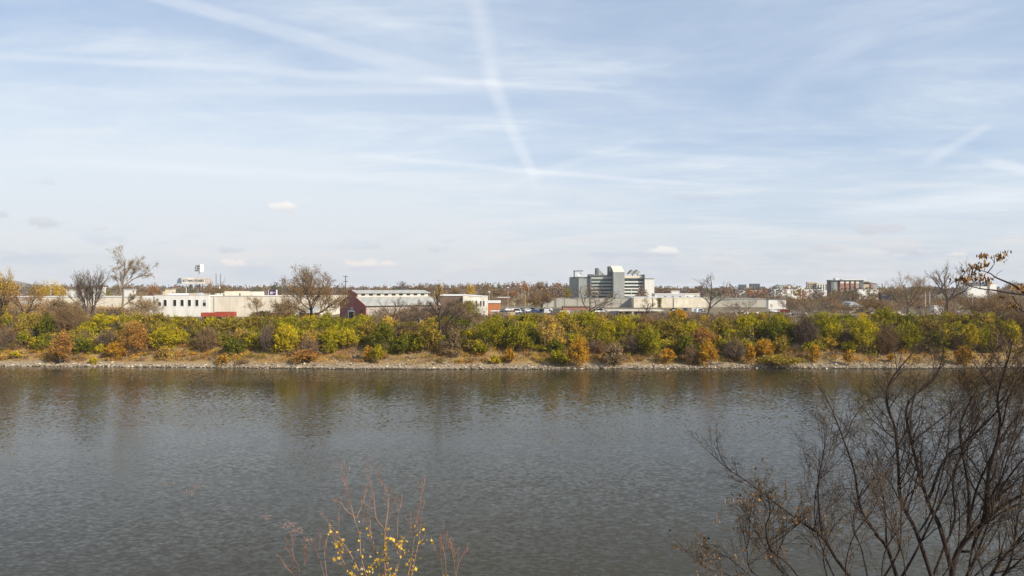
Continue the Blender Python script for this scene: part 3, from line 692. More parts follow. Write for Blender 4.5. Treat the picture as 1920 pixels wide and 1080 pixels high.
FAR_TREES = [  # px, distance, top py, width px, colour, label
 (98, 330, 526, 62, 'golden', 'broad golden tree left of the small white house'), (74, 360, 528, 40, 'olive', 'olive tree between the orange tree and the golden tree'),
 (286, 520, 531, 34, 'rust', 'dark red domed tree left of the rooftop billboard'), (352, 420, 541, 60, 'wood-green', 'dark green tree under the rooftop billboard'),
 (824, 330, 531, 24, 'golden', 'bright golden tree beside the barn roof'), (881, 430, 530, 22, 'golden', 'golden tree above the white building'),
 (516, 520, 529, 26, 'wood-green', 'green domed tree above the purple billboard'), (796, 480, 530, 34, 'brown', 'round brown tree behind the barn roof end'),
 (985, 560, 528, 30, 'rust', 'rust-red domed tree above the car park'), (1013, 560, 530, 26, 'brown', 'brown tree right of the rust-red domed tree'),
 (1046, 600, 532, 30, 'brown', 'pale brown tree left of the office block'), (1035, 480, 548, 44, 'brown', 'low brown tree behind the concrete wall'),
 (190, 500, 536, 30, 'wood-green', 'dark tree behind the many-stemmed grey tree'), (640, 420, 532, 26, 'wood-brown', 'brown tree at the barn gable'),
 (200, 330, 545, 50, 'olive', 'olive tree beside the leaning pale tree'), (262, 420, 545, 40, 'tan', 'tan tree left of the red domed tree'),
 (755, 620, 529, 30, 'wood-grey', 'blue-grey tree above the barn roof'), (600, 430, 538, 50, 'brown', 'brown tree behind the round brown tree'),
 (1670, 420, 540, 60, 'brown', 'brown tree left of the pale fuzzy tree'), (1640, 360, 560, 50, 'brown', 'low brown tree by the dark blue containers'),
 (1548, 380, 556, 56, 'brown', 'low brown tree below the white sheds'), (1500, 380, 556, 50, 'brown', 'brown tree right of the white end building'),
 (1590, 400, 552, 40, 'grey-brown', 'grey tree below the brick apartments'), (1730, 420, 552, 54, 'grey-brown', 'grey tree behind the big forked tree'),
 (1800, 400, 548, 60, 'brown', 'brown tree below the far white hall'), (1880, 380, 545, 70, 'brown', 'wide brown tree right of the far white hall'),
 (935, 470, 541, 36, 'brown', 'brown tree behind the steel gantry'), (960, 480, 543, 34, 'rust', 'rust tree on the embankment left of the twin thin poles'), (1003, 470, 546, 38, 'brown', 'brown tree on the embankment right of the twin thin poles'),
 (1062, 480, 541, 26, 'olive', 'olive tree touching the left edge of the office block'), (1262, 560, 541, 30, 'wood-brown', 'brown tree behind the small white skyline block'), (1300, 560, 542, 30, 'brown', 'brown tree behind the right end of the long white hall'),
 (456, 470, 539, 42, 'wood-grey', 'grey tree behind the cream roof structures'), (702, 480, 537, 40, 'brown', 'brown tree over the middle of the barn roof'), (908, 420, 541, 30, 'brown', 'brown tree behind the ivy-grown white building'), (850, 440, 540, 36, 'brown', 'brown tree behind the brown brick building'),
 (1462, 460, 551, 46, 'brown', 'brown tree below the left end of the long low white shed'), (1528, 480, 550.5, 40, 'grey-brown', 'grey tree below the shorter white shed'),
 (1566, 470, 548, 44, 'brown', 'brown tree at the dark corner of the brick apartments'), (1604, 500, 548.5, 50, 'brown', 'brown tree at the middle foot of the brick apartments'), (1642, 520, 550, 40, 'tan', 'tan tree below the cream shed'),
 (1420, 560, 551, 50, 'wood-brown', 'brown tree below the orange building'), (1350, 700, 540, 44, 'wood-brown', 'brown tree behind the tall slender pale tree'),
 (1905, 900, 528, 40, 'wood-brown', 'far brown tree at the right edge of the view'),
]
def build_far_trees():
    for (px, D, t, w, c, l) in FAR_TREES: leafy_tree(px, D, t, w, c, l, 'trees beyond the warehouses', .42 * D / 330)
    # the far woodland on the skyline reads as one mass
    rng = np.random.default_rng(77); QV = []; QC = []
    for i in range(1150):
        px = rng.uniform(-260, 2200); D = rng.uniform(470, 1700)
        top = np.interp(px, [0, 120, 260, 420, 520, 640, 760, 860, 950, 1050, 1100, 1250, 1400, 1500, 1640, 1740, 1920], [533, 536, 537, 536, 537, 538, 537, 534, 533, 534, 535, 539, 540, 538, 538, 538, 536]) + rng.normal() * 2.0 + 2.4 * mnoise.noise((px * .012, 4.4, 0))
        p = on_ground(px, D); h = np.clip(Z(top, D) - p.z, 5, 24); w = rng.uniform(8, 17)
        n = 120
        nm = ['wood-brown', 'wood-grey', 'wood-green', 'wood-brown', 'rust', 'brown', 'olive'][rng.choice(7, p=[.3, .24, .16, .08, .06, .10, .06])]
        C, lb, li = crown_points(rng, w, w, h, 8, n)
        QV.append(leaf_quads(C + np.array(p), 1.7 * D / 1000 + .5, rng)); QC.append(pal_cols(nm, n, rng, lb))
    o = fast_mesh('woods', np.concatenate(QV), 4, np.concatenate(QC), LEAF)
    tag(o, 'distant brown and grey woodland along the skyline', 'woods', None, 'stuff')
    # brown leafless scrub filling the yards behind the bank
    QV = []; QC = []; A_ = []; B_ = []; R_ = []; C_ = []
    for i in range(470):
        if i >= 330: px = rng.uniform(1035, 1480) if i < 420 else rng.uniform(690, 960); D = rng.uniform(206, 245)
        elif i < 200: px = rng.uniform(1470, 2010); D = rng.uniform(238, 520)
        elif i < 290: px = rng.uniform(-60, 265); D = rng.uniform(212, 282)
        else: px = rng.uniform(905, 1050); D = rng.uniform(395, 470)
        if 1585 < px < 1640 and D < 330: continue
        p = on_ground(px, D)
        cap = (573 if 690 < px < 862 else 584.5) if i >= 330 else np.interp(px, [0, 270, 900, 1470, 1600, 1700, 1800, 1920], [566, 574, 552, 556, 556, 556, 556, 552])
        h = np.clip(Z(cap, D) - p.z, 1.5, 6.5) * rng.uniform(.7, 1.05); w = rng.uniform(4, 9)
        nm = ['brown', 'grey-brown', 'wood-brown', 'tan', 'rust'][rng.choice(5, p=[.38, .27, .2, .09, .06])]
        if px < 265: nm = ['brown', 'tan', 'golden', 'rust', 'grey-brown'][rng.choice(5, p=[.3, .3, .15, .1, .15])]
        A, B, ra, rb = twig_bundle(rng, w, w, h, 26, .035)
        A_.append(A + np.array(p)); B_.append(B + np.array(p)); R_.append(ra); C_.append(pal_cols(nm, len(A), rng))
        n = 150; C, lb, li = crown_points(rng, w, w, h, 8, n)
        QV.append(leaf_quads(C + np.array(p), .42, rng)); QC.append(pal_cols(nm, n, rng, lb))
    root = empty('scrub_vegetation'); tag(root, 'leafless brown scrub filling the yards behind the bank', 'scrub', None, 'stuff')
    fast_mesh('foliage', np.concatenate(QV), 4, np.concatenate(QC), LEAF, root)
    R_ = np.concatenate(R_)
    fast_mesh('twigs', seg_prisms(np.concatenate(A_), np.concatenate(B_), R_, R_ * .5), 4, np.concatenate(C_).repeat(3, 0), TINT, root)

# ------------------------------------------------------------------ buildings
M_CREAM = mat('cream_siding', (.70, .63, .51), .75, .05, .5, stretch=(1, 1, .3), col2=(.58, .51, .40))
M_WHITE = mat('white_paint', (.74, .72, .67), .7, .05, .5, stretch=(1, 1, .3), col2=(.62, .59, .53))
M_OFFWHITE = mat('weathered_white', (.66, .62, .54), .85, .16, .5, col2=(.42, .37, .30))
M_ROOFW = mat('white_roof', (.74, .73, .71), .6, .06, .3)
M_TAN = mat('tan_block', (.52, .42, .28), .85, .1, .5)
M_GLASS = mat('dark_glass', (.022, .026, .030), .12, .1, 1, spec=.5)
M_GREENGL = mat('green_glass', (.030, .066, .056), .12, .2, .5, spec=.5, stretch=(2.2, 1, .15), col2=(.008, .018, .016))  # upright streaks put uneven window reflections into the glass colour
M_SILL = mat('painted_trim', (.74, .72, .68), .6, .05, 2)
M_RED = mat('red_steel', (.42, .085, .045), .6, .2, 1.2)
M_RUST = mat('rusty_steel', (.25, .11, .055), .85, .25, 1.5)
M_ORANGE = mat('orange_panel', (.50, .19, .07), .7, .12, .8)
M_BARN = mat('faded_barn_red', (.31, .072, .058), .9, .22, .45, stretch=(1, 1, .25), col2=(.28, .17, .14))
M_BARNTRIM = mat('barn_red_trim', (.42, .05, .05), .75, .12, 1.5)
M_METALROOF = mat('pale_metal_roof', (.40, .39, .345), .55, .14, .35, stretch=(2.2, .3, .3), spec=.4)
M_PINKWHITE = mat('patchy_white_wall', (.44, .385, .34), .9, .2, .7, col2=(.29, .215, .18))
M_CONC = mat('grey_concrete', (.32, .325, .30), .9, .10, .18, stretch=(1, 1, .4))
M_CONCD = mat('dark_concrete', (.15, .16, .165), .9, .12, .3)
M_PANEL = mat('tilt_up_panel', (.43, .395, .33), .9, .12, .12, stretch=(1, 1, .3))
M_CREAMWALL = mat('stained_cream_wall', (.74, .67, .53), .9, .10, .35, stretch=(1, 1, .5), col2=(.54, .47, .36))
M_STEELD = mat('dark_steel', (.045, .047, .055), .5, .1, 2)
M_WOODP = mat('weathered_pole', (.12, .095, .07), .9, .2, 3)
M_GALV = mat('galvanised', (.50, .50, .49), .45, .1, 2, metal=.3)
M_BRICK = mat('red_brick', (.33, .165, .125), .9, .12, .6)
M_BRICKB = mat('brown_brick', (.20, .135, .10), .9, .15, .6)
M_BLUEC = mat('navy_container', (.022, .032, .062), .6, .2, .6)
M_PURPLE = mat('purple_panel', (.075, .025, .12), .6, .1, 1)
M_GREYP = mat('grey_sign_panel', (.42, .43, .45), .6, .05, 1)
M_BLACK = mat('black_letter', (.015, .015, .018), .6, .05, 1)
M_TYRE = mat('tyre_rubber', (.02, .02, .02), .9, .1, 3)
M_DARKIN = mat('dark_opening', (.012, .011, .010), .95, .05, 1)
M_ASPH = mat('asphalt', (.07, .068, .066), .95, .15, .3)

def thing(name, label, cat, loc, group=None): return tag(empty(name, loc), label, cat, group)
def part(root, name, mb, m, parent=None, smooth=False, tint=False, label=None):
    o = mb.build(name, m, parent or root, rel=root.location, smooth=smooth, tint=tint)
    if label: o['label'] = label
    return o
GZ = 9.0
def facade_root(name, label, cat, px0, px1, D, group=None):
    xm = (X(px0, D) + X(px1, D)) / 2; return thing(name, label, cat, (xm, D, ground_z(xm, D)), group)
def fbox(px0, px1, py0, py1, D, depth, base=None):
    """box whose front face fills the pixel rectangle at distance D (base: z of its foot)"""
    return MB().box(X(px0, D), X(px1, D), D, D + depth, Z(py1, D) if base is None else base, Z(py0, D))
def window(root, wall, px0, px1, py0, py1, D, frame=M_SILL, glass=M_GLASS, t=.12, half=False):
    x0, x1, z0, z1 = X(px0, D), X(px1, D), Z(py1, D), Z(py0, D)
    f = MB().box(x0, x1, D - .10, D, z0 - t, z0).box(x0, x1, D - .08, D, z1, z1 + t).box(x0 - t, x0, D - .08, D, z0 - t, z1 + t).box(x1, x1 + t, D - .08, D, z0 - t, z1 + t)
    fo = part(root, 'window', f, frame)
    part(root, 'pane', MB().box(x0, x1, D - .03, D, z0, (z0 + z1) / 2 + .1 if half else z1), glass, fo)
    if half: part(root, 'blind', MB().box(x0, x1, D - .04, D, (z0 + z1) / 2 + .1, z1), M_GREYP, fo)
    return fo
def slab_building(px0, px1, py0, py1, D, depth, m, label, cat='building', name='warehouse', roofm=None, roof=.35, group=None, doors=()):
    if abs((px0 + px1) / 2 - 960) > 300: depth = min(depth, max(3, .35 * (X(px1, D) - X(px0, D))))
    r = facade_root(name, label, cat, px0, px1, D, group)
    gz = min(ground_z(X(px0, D), D), ground_z(X(px1, D), D)) - .5
    z1 = Z(py0, D); zb = gz
    x0, x1 = X(px0, D), X(px1, D)
    part(r, 'wall', MB().box(x0, x1, D, D + depth, zb, z1), m)
    if roofm: part(r, 'roof', MB().box(x0 - .25, x1 + .25, D - .25, D + depth + .25, z1, z1 + roof), roofm)
    for (a, b, t, u, mm) in doors: part(r, 'door', MB().box(X(a, D), X(b, D), D - .06, D, Z(u, D), Z(t, D)), mm)
    return r

def build_left():
    # long cream warehouse with the row of tall windows
    D = 260; r = facade_root('warehouse', 'long cream warehouse with six tall dark windows', 'warehouse', 262, 600, D)
    zt = Z(555.5, D); zb = GZ - .6
    w = part(r, 'wall', MB().box(X(290, D), X(392, D), D, D + 42, zb, Z(553.5, D)).box(X(262, D), X(290, D), D + .6, D + 42, zb, Z(556, D)), M_WHITE)
    part(r, 'wall', MB().box(X(392, D), X(600, D), D + .35, D + 42, zb, zt), M_CREAM)
    part(r, 'coping', MB().box(X(289.6, D), X(392.4, D), D - .12, D + .3, Z(553.5, D), Z(552.9, D)).box(X(392.5, D), X(600, D), D + .2, D + .6, zt, zt + .14), M_SILL)
    for k, c in enumerate((309.8, 327.8, 341.6, 355.3, 369.3, 383.3)): window(r, w, c - 2.9, c + 2.9, 562.2, 573.8, D, half=(k == 5))
    window(r, w, 296.8, 302, 566.6, 573.8, D)
    part(r, 'vent', MB().box(X(294, D), X(297, D), D - .1, D, Z(563.6, D), Z(560.2, D)), M_STEELD)
    part(r, 'downpipe', MB().tube([(X(401.2, D), D + .22, Z(555.6, D)), (X(401.2, D), D + .22, zb)], .11, 6), M_GREYP)
    for px in (430, 459, 488, 517, 546, 575): part(r, 'panel_joint', MB().box(X(px, D) - .05, X(px, D) + .05, D + .31, D + .35, zb, zt - .1), M_TAN)
    part(r, 'downpipe', MB().tube([(X(557, D), D + .22, Z(555.6, D)), (X(557, D), D + .22, zb)], .1, 6), M_GREYP)
    for (a, b, t, u, m, nm, l) in [(312, 354, 550.2, 553, M_ROOFW, 'roof_box', 'low white roof structure'), (356, 372, 549.5, 553, M_TAN, 'roof_box', 'tan brick roof structure'),
                               (374, 392, 551, 553, M_ROOFW, 'roof_box', 'small white roof structure'), (421, 447.5, 546.2, 555, M_CREAM, 'roof_box', 'cream roof structure'),
                               (451, 475, 547, 555, M_CREAM, 'roof_box', 'cream roof structure'), (403, 414, 550, 555, M_CREAM, 'roof_box', 'small cream roof structure')]:
        part(r, nm, MB().box(X(a, D + 12), X(b, D + 12), D + 12, D + 24, Z(555, D), Z(t, D + 12)), m, label=l)
    part(r, 'air_unit', MB().box(X(369, D + 9), X(378, D + 9), D + 9, D + 11, Z(555, D), Z(549, D + 9)), M_GREYP)
    part(r, 'air_unit', MB().box(X(305, D + 9), X(309, D + 9), D + 9, D + 11, Z(555, D), Z(546, D + 9)), M_TAN)
    # houses and low buildings further left
    slab_building(310, 325, 542.5, 552, 420, 14, M_CREAM, 'small cream building peeping over the warehouse roof', roofm=M_TAN)
    slab_building(124, 152, 543.5, 556, 360, 18, M_WHITE, 'white flat-roofed building right of the broad golden tree', roofm=M_GREYP)
    slab_building(175, 183, 541.5, 562, 350, 10, M_WHITE, 'narrow white block behind the many-stemmed grey tree', roofm=M_ROOFW)
    slab_building(185, 192, 540, 562, 345, 10, M_WHITE, 'taller narrow white block beside its white twin', roofm=M_ROOFW)
    slab_building(233, 249.5, 543, 554, 380, 14, M_WHITE, 'pale flat-roofed building behind the leaning pale tree', roofm=M_GREYP)
    slab_building(60, 262, 556.5, 592, 285, 30, M_CREAM, 'low cream wall half hidden by scrub left of the warehouse', 'building', roofm=M_SILL, roof=.2)
    slab_building(-40, 52, 557, 592, 290, 30, M_PINKWHITE, 'pinkish low building at the left end of the bank', 'building', roofm=M_ROOFW)
    # rooftop billboard
    D = 276; r = facade_root('billboard', 'long white rooftop billboard with dark lettering above the warehouse', 'billboard', 332, 397, D)
    zr = Z(555, 260)
    pn = part(r, 'panel', MB().box(X(340.5, D), X(384, D), D, D + 1.0, Z(532, D), Z(520.5, D)), M_OFFWHITE)
    part(r, 'panel', MB().prism([(X(384.2, D), D + .1), (X(396, D + 4), D + 5), (X(395, D + 5), D + 6), (X(384.2, D), D + 1)], 'z0', 0, 0) if False else
         MB().add([(X(384.2, D), D + .1, Z(532, D)), (X(396.5, D + 6), D + 6, Z(531.5, D + 6)), (X(396.5, D + 6), D + 6, Z(522.5, D + 6)), (X(384.2, D), D + .1, Z(521, D)),
                   (X(384.2, D), D + .9, Z(532, D)), (X(396, D + 7), D + 7, Z(531.5, D + 7)), (X(396, D + 7), D + 7, Z(522.5, D + 7)), (X(384.2, D), D + .9, Z(521, D))],
                  [(0, 1, 2, 3), (5, 4, 7, 6), (3, 2, 6, 7), (1, 0, 4, 5), (0, 3, 7, 4), (2, 1, 5, 6)]), M_PINKWHITE)
    part(r, 'panel', MB().add([(X(331, D + 3), D + 3, Z(531.5, D + 3)), (X(340.3, D), D + .1, Z(532, D)), (X(340.3, D), D + .1, Z(520.8, D)), (X(334, D + 3), D + 3, Z(522, D + 3)),
                   (X(331, D + 3), D + 4, Z(531.5, D + 3)), (X(340.3, D), D + .9, Z(532, D)), (X(340.3, D), D + .9, Z(520.8, D)), (X(334, D + 3), D + 4, Z(522, D + 3))],
                  [(0, 1, 2, 3), (5, 4, 7, 6), (3, 2, 6, 7), (1, 0, 4, 5), (0, 3, 7, 4), (2, 1, 5, 6)]), M_GREYP)
    for px in (348, 356.5, 373, 379): part(r, 'post', MB().tube([(X(px, D), D + .5, zr - .2), (X(px, D), D + .5, Z(532, D))], .16, 6), M_STEELD if px in (356.5, 373, 379) else M_GALV)
    part(r, 'catwalk', MB().box(X(341, D), X(396, D), D - .7, D - .15, Z(532.7, D), Z(532.2, D)), M_GREYP)
    text('BUTTHINCH POSSIBLE', r, (X(362.3, D), D - .02, Z(526.6, D)), X(381.5, D) - X(341.5, D), .95)
    r = facade_root('rooftop_sign', 'small boxy sign on a pole above the long white billboard', 'sign', 366, 378, D)
    b = MB(); x0, x1, x2 = X(362.5, D), X(375.2, D), X(378.3, D); z0, z1 = Z(509.3, D), Z(495.8, D)
    pl = [(x0, D + 1.2), (x1, D), (x2, D + 1.5), (x0 + .9, D + 2.8)]
    b.add([(a, c, z0) for a, c in pl] + [(a, c, z1) for a, c in pl], [(3, 2, 1, 0), (4, 5, 6, 7), (0, 1, 5, 4), (1, 2, 6, 5), (2, 3, 7, 6), (3, 0, 4, 7)])
    part(r, 'box', b, M_WHITE)
    g = MB(); pr = lambda s, z: (x0 + (x1 - x0) * s, D + 1.2 - 1.2 * s - .05, z)
    for (s0, s1, a, c) in [(.12, .22, 499, 504), (.42, .95, 498, 500.6), (.40, .92, 502.5, 504.6), (.05, .9, 506.3, 507.6)]:
        g.add([pr(s0, Z(c, D)), pr(s1, Z(c, D)), pr(s1, Z(a, D)), pr(s0, Z(a, D))], [(0, 1, 2, 3)])
    part(r, 'lettering', g, M_CONCD)
    part(r, 'pole', MB().tube([(X(370.5, D), D + 1.3, Z(520.5, D)), (X(370.5, D), D + 1.3, z0)], .2, 6), M_GREYP)
    # red trailers / rusty skip in front of the wall
    for (a, b_, t, u, m, l) in [(377, 401.5, 586.2, 592, M_RED, 'low faded red trailer beside the brighter red trailer'), (402.5, 438, 584.8, 593, M_RED, 'bright red box trailer in front of the warehouse wall'), (494, 546, 586.5, 592, M_RUST, 'rusty brown box trailer left of the round brown tree')]:
        D = 236; r = facade_root('trailer', l, 'trailer', a, b_, D, 'trailers parked by the warehouse'); gz = ground_z(X(a, D), D)
        body = MB().box(X(a, D), X(b_, D), D, D + 2.5, gz + .9, Z(t, D))
        n = 8
        for k in range(n + 1):
            x = X(a, D) + (X(b_, D) - X(a, D)) * k / n; body.box(x - .05, x + .05, D - .06, D, gz + .9, Z(t, D) - .1)
        part(r, 'body', body, m)
        for x in (X(a, D) + .9, X(b_, D) - .9, X(b_, D) - 2.0): part(r, 'wheel', MB().tube([(x, D + .05, gz + .5), (x, D + 2.45, gz + .5)], .5, 12), M_TYRE)
    D = 228; r = facade_root('shed', 'low purple-brown shed with a pale roof under the round brown tree', 'shed', 560, 588, D); gz = ground_z(X(570, D), D)
    part(r, 'wall', MB().box(X(561, D), X(587, D), D, D + 8, gz - .3, Z(587.5, D)), mat('maroon_wall', (.13, .05, .06), .9, .15, 1))
    part(r, 'roof', MB().prism([(D - .5, Z(587.5, D)), (D + 9, Z(578, D)), (D + 9, Z(577, D)), (D - .5, Z(586.7, D))], 'x', X(559, D), X(589, D)), M_METALROOF)
    # purple billboard
    D = 330; r = facade_root('billboard', 'small purple billboard with a white mark beyond the warehouse roof', 'billboard', 503, 520, D); gz = ground_z(X(512, D), D)
    part(r, 'panel', MB().box(X(504, D), X(517.5, D), D, D + .5, Z(554, D), Z(543.8, D)), M_PURPLE)
    part(r, 'frame', MB().box(X(503, D), X(504, D), D - .1, D + .6, Z(554.5, D), Z(543.3, D)), M_SILL); part(r, 'frame', MB().box(X(517.5, D), X(519.4, D), D - .1, D + .6, Z(554.5, D), Z(543.3, D)), M_SILL)
    part(r, 'emblem', MB().box(X(506.8, D), X(508.5, D), D - .06, D, Z(551.8, D), Z(546.8, D)).box(X(508.5, D), X(511.8, D), D - .06, D, Z(548.6, D), Z(547, D)).box(X(508.5, D), X(511.8, D), D - .06, D, Z(551.2, D), Z(549.8, D)).box(X(511.8, D), X(516, D), D - .06, D, Z(549, D), Z(548.2, D)), M_WHITE)
    part(r, 'post', MB().tube([(X(511, D), D + .8, gz - .3), (X(511, D), D + .8, Z(545, D))], .25, 8), M_STEELD)

def text(s, root, loc, width, height):
    cu = bpy.data.curves.new('lettering', 'FONT'); cu.body = s; cu.align_x = 'CENTER'; cu.align_y = 'CENTER'; cu.extrude = .01; cu.offset = .02
    o = bpy.data.objects.new('lettering', cu); COL.objects.link(o)
    bpy.context.view_layer.update()
    d = o.dimensions; k = width / d.x; k2 = height / d.y
    me = bpy.data.meshes.new_from_object(o); bpy.data.objects.remove(o); o = bpy.data.objects.new('lettering', me); COL.objects.link(o)
    o.parent = root; o.location = Vector(loc) - root.location; o.rotation_euler = (math.pi / 2, 0, 0); o.scale = (k, k2, 1)
    me.materials.clear(); me.materials.append(M_BLACK); return o

def build_barn():
    t = math.radians(35); D0 = 231.0
    c0 = Vector((X(686, D0), D0, 0)); ax = Vector((math.cos(t), math.sin(t), 0)); g = Vector((-math.sin(t), math.cos(t), 0))   # g: along the gable, from the near corner to the far one
    W, L = 24.0, 28.0; z0 = GZ - .4; ze = 14.15; zm0, zm1, zr = 16.75, 18.25, 19.05
    def at(u, v, z): p = c0 + g * u + ax * v; return (p.x, p.y, z)
    r = thing('barn', 'long faded red barn with a raised roof lantern and a dark doorway', 'barn', at(W / 2, 0, GZ))
    prof = [(0, z0), (W, z0), (W, ze), (16.2, zm0), (16.2, zm1), (12, zr), (7.8, zm1), (7.8, zm0), (0, ze)]
    wl = MB(); vs = [at(u, 0, z) for u, z in prof] + [at(u, .3, z) for u, z in prof]; n = len(prof)
    wl.add(vs, [tuple(range(n)), tuple(range(2 * n - 1, n - 1, -1))] + [(i, n + i, n + (i + 1) % n, (i + 1) % n) for i in range(n)])
    wall = part(r, 'gable_wall', wl, M_BARN)
    def quad(u0, v0, z0_, u1, v1, z1_, th=.18):
        a = [at(u0, v0, z0_), at(u0, v1, z0_), at(u1, v1, z1_), at(u1, v0, z1_)]
        return [(p[0], p[1], p[2]) for p in a] + [(p[0], p[1], p[2] - th) for p in a]
    bf = [(0, 1, 2, 3), (7, 6, 5, 4), (0, 4, 5, 1), (1, 5, 6, 2), (2, 6, 7, 3), (3, 7, 4, 0)]
    sw = MB().add([at(.05, .3, z0), at(.05, L, z0), at(.05, L, ze - .1), at(.05, .3, ze - .1), at(.35, .3, z0), at(.35, L, z0), at(.35, L, ze - .1), at(.35, .3, ze - .1)], [(0, 1, 2, 3), (5, 4, 7, 6), (3, 2, 6, 7), (1, 0, 4, 5), (0, 3, 7, 4), (2, 1, 5, 6)])
    sw.add([at(W - .35, .3, z0), at(W - .35, L, z0), at(W - .35, L, ze), at(W - .35, .3, ze), at(W - .05, .3, z0), at(W - .05, L, z0), at(W - .05, L, ze), at(W - .05, .3, ze)], [(0, 1, 2, 3), (5, 4, 7, 6), (3, 2, 6, 7), (1, 0, 4, 5), (0, 3, 7, 4), (2, 1, 5, 6)])
    part(r, 'side_wall', sw, M_PINKWHITE)
    bw = MB(); vs = [at(u, L - .3, z) for u, z in prof] + [at(u, L, z) for u, z in prof]
    bw.add(vs, [tuple(range(n - 1, -1, -1)), tuple(range(n, 2 * n))] + [(i, (i + 1) % n, n + (i + 1) % n, n + i) for i in range(n)]); part(r, 'gable_wall', bw, M_BARN)
    rf = MB().add(quad(-.7, -.4, ze - .05, 7.9, L + .4, zm0 + .18), bf).add(quad(W + .7, -.4, ze - .05, 16.1, L + .4, zm0 + .18), bf)
    rf.add(quad(7.2, -.5, zm1 + .02, 12, L + .5, zr + .22), bf).add(quad(16.8, -.5, zm1 + .02, 12, L + .5, zr + .22), bf)
    part(r, 'roof', rf, M_METALROOF)
    cl = MB().add([at(7.8, .3, zm0), at(7.8, L - .3, zm0), at(7.8, L - .3, zm1), at(7.8, .3, zm1), at(8.1, .3, zm0), at(8.1, L - .3, zm0), at(8.1, L - .3, zm1), at(8.1, .3, zm1)], [(0, 1, 2, 3), (5, 4, 7, 6), (3, 2, 6, 7), (1, 0, 4, 5), (0, 3, 7, 4), (2, 1, 5, 6)])
    lan = part(r, 'lantern_wall', cl, M_OFFWHITE)
    for k in range(9):
        v = 1.6 + k * 2.9
        wv = MB().add([at(7.72, v, zm0 + .55), at(7.72, v + 1.4, zm0 + .55), at(7.72, v + 1.4, zm1 - .25), at(7.72, v, zm1 - .25), at(7.8, v, zm0 + .55), at(7.8, v + 1.4, zm0 + .55), at(7.8, v + 1.4, zm1 - .25), at(7.8, v, zm1 - .25)], [(0, 1, 2, 3), (3, 2, 6, 7), (1, 0, 4, 5), (0, 3, 7, 4), (2, 1, 5, 6)])
        part(r, 'window', wv, M_GLASS, lan)
    # trim boards along the gable edge
    tr = MB()
    for (u0, za, u1, zb) in [(-.7, ze - .1, 7.8, zm0 + .1), (W + .7, ze - .1, 16.2, zm0 + .1), (7.2, zm1, 12, zr + .2), (16.8, zm1, 12, zr + .2)]:
        a = [at(u0, -.55, za), at(u1, -.55, zb), at(u1, -.55, zb - .42), at(u0, -.55, za - .42)]; b = [at(u0, -.42, za), at(u1, -.42, zb), at(u1, -.42, zb - .42), at(u0, -.42, za - .42)]
        tr.add(a + b, [(0, 1, 2, 3), (7, 6, 5, 4), (0, 4, 5, 1), (1, 5, 6, 2), (2, 6, 7, 3), (3, 7, 4, 0)])
    part(r, 'fascia', tr, M_BARNTRIM)
    def flat(u0, u1, za, zb, d0=-.08, d1=0.0): 
        a = [at(u0, d0, za), at(u1, d0, za), at(u1, d0, zb), at(u0, d0, zb)]; b = [at(u0, d1, za), at(u1, d1, za), at(u1, d1, zb), at(u0, d1, zb)]
        return a + b, [(0, 1, 2, 3), (7, 6, 5, 4), (0, 4, 5, 1), (1, 5, 6, 2), (2, 6, 7, 3), (3, 7, 4, 0)]
    ud = (10.2, 14.9)
    dr = part(r, 'door', MB().add(*flat(ud[0], ud[1], GZ - .2, 11.6)), M_DARKIN)
    part(r, 'door_frame', MB().add(*flat(ud[0] - .5, ud[0], GZ - .2, 12.1, -.12)).add(*flat(ud[1], ud[1] + .9, GZ - .2, 12.1, -.12)).add(*flat(ud[0], ud[1], 11.6, 12.1, -.12)), M_SILL, dr)
    part(r, 'vent', MB().add(*flat(11.2, 13.4, 12.2, 13.3, -.1)), M_GREYP)
    part(r, 'door', MB().add(*flat(2.6, 5.4, GZ - .2, 12.6, -.05)), mat('dull_red_door', (.22, .085, .07), .9, .15, 1.2, stretch=(1, 1, .3)), label='closed dull red door')
    # brick wing and ivy-grown white building to the right
    r = slab_building(826, 868, 554.8, 592, 268, 16, M_BRICKB, 'brown brick building with a white parapet right of the barn', name='brick_building', roofm=M_ROOFW, roof=.5)
    D = 255; r = facade_root('white_building', 'two-storey white building with narrow windows overgrown by ivy', 'building', 868, 912, D)
    w = part(r, 'wall', MB().add([(X(868, D), D, GZ - .5), (X(912, D), D + 2.5, GZ - .5), (X(912, D), D + 16, GZ - .5), (X(868, D), D + 16, GZ - .5), (X(868, D), D, Z(553.5, D)), (X(912, D), D + 2.5, Z(556.5, D)), (X(912, D), D + 16, Z(556.5, D)), (X(868, D), D + 16, Z(553.5, D))],
             [(3, 2, 1, 0), (4, 5, 6, 7), (0, 1, 5, 4), (1, 2, 6, 5), (2, 3, 7, 6), (3, 0, 4, 7)]), M_OFFWHITE)
    part(r, 'roof', MB().add([(X(867.5, D), D - .2, Z(553.5, D)), (X(912.5, D), D + 2.3, Z(556.5, D)), (X(912.5, D), D + 16, Z(556.5, D)), (X(867.5, D), D + 16, Z(553.5, D)), (X(867.5, D), D - .2, Z(552.7, D)), (X(912.5, D), D + 2.3, Z(555.8, D)), (X(912.5, D), D + 16, Z(555.8, D)), (X(867.5, D), D + 16, Z(552.7, D))],
             [(3, 2, 1, 0), (4, 5, 6, 7), (0, 1, 5, 4), (1, 2, 6, 5), (2, 3, 7, 6), (3, 0, 4, 7)]), M_ROOFW)
    for c in (893.5, 901.8, 907.4):
        dd = D + 2.5 * (c - 868) / 44
        f = part(r, 'window', MB().box(X(c - 1.6, dd), X(c + 1.6, dd), dd - .2, dd + .25, Z(574, dd), Z(563.5, dd)), M_SILL); part(r, 'pane', MB().box(X(c - 1.2, dd), X(c + 1.2, dd), dd - .24, dd - .2, Z(573.4, dd), Z(564, dd)), M_GLASS, f)
    rng = np.random.default_rng(3); n = 900
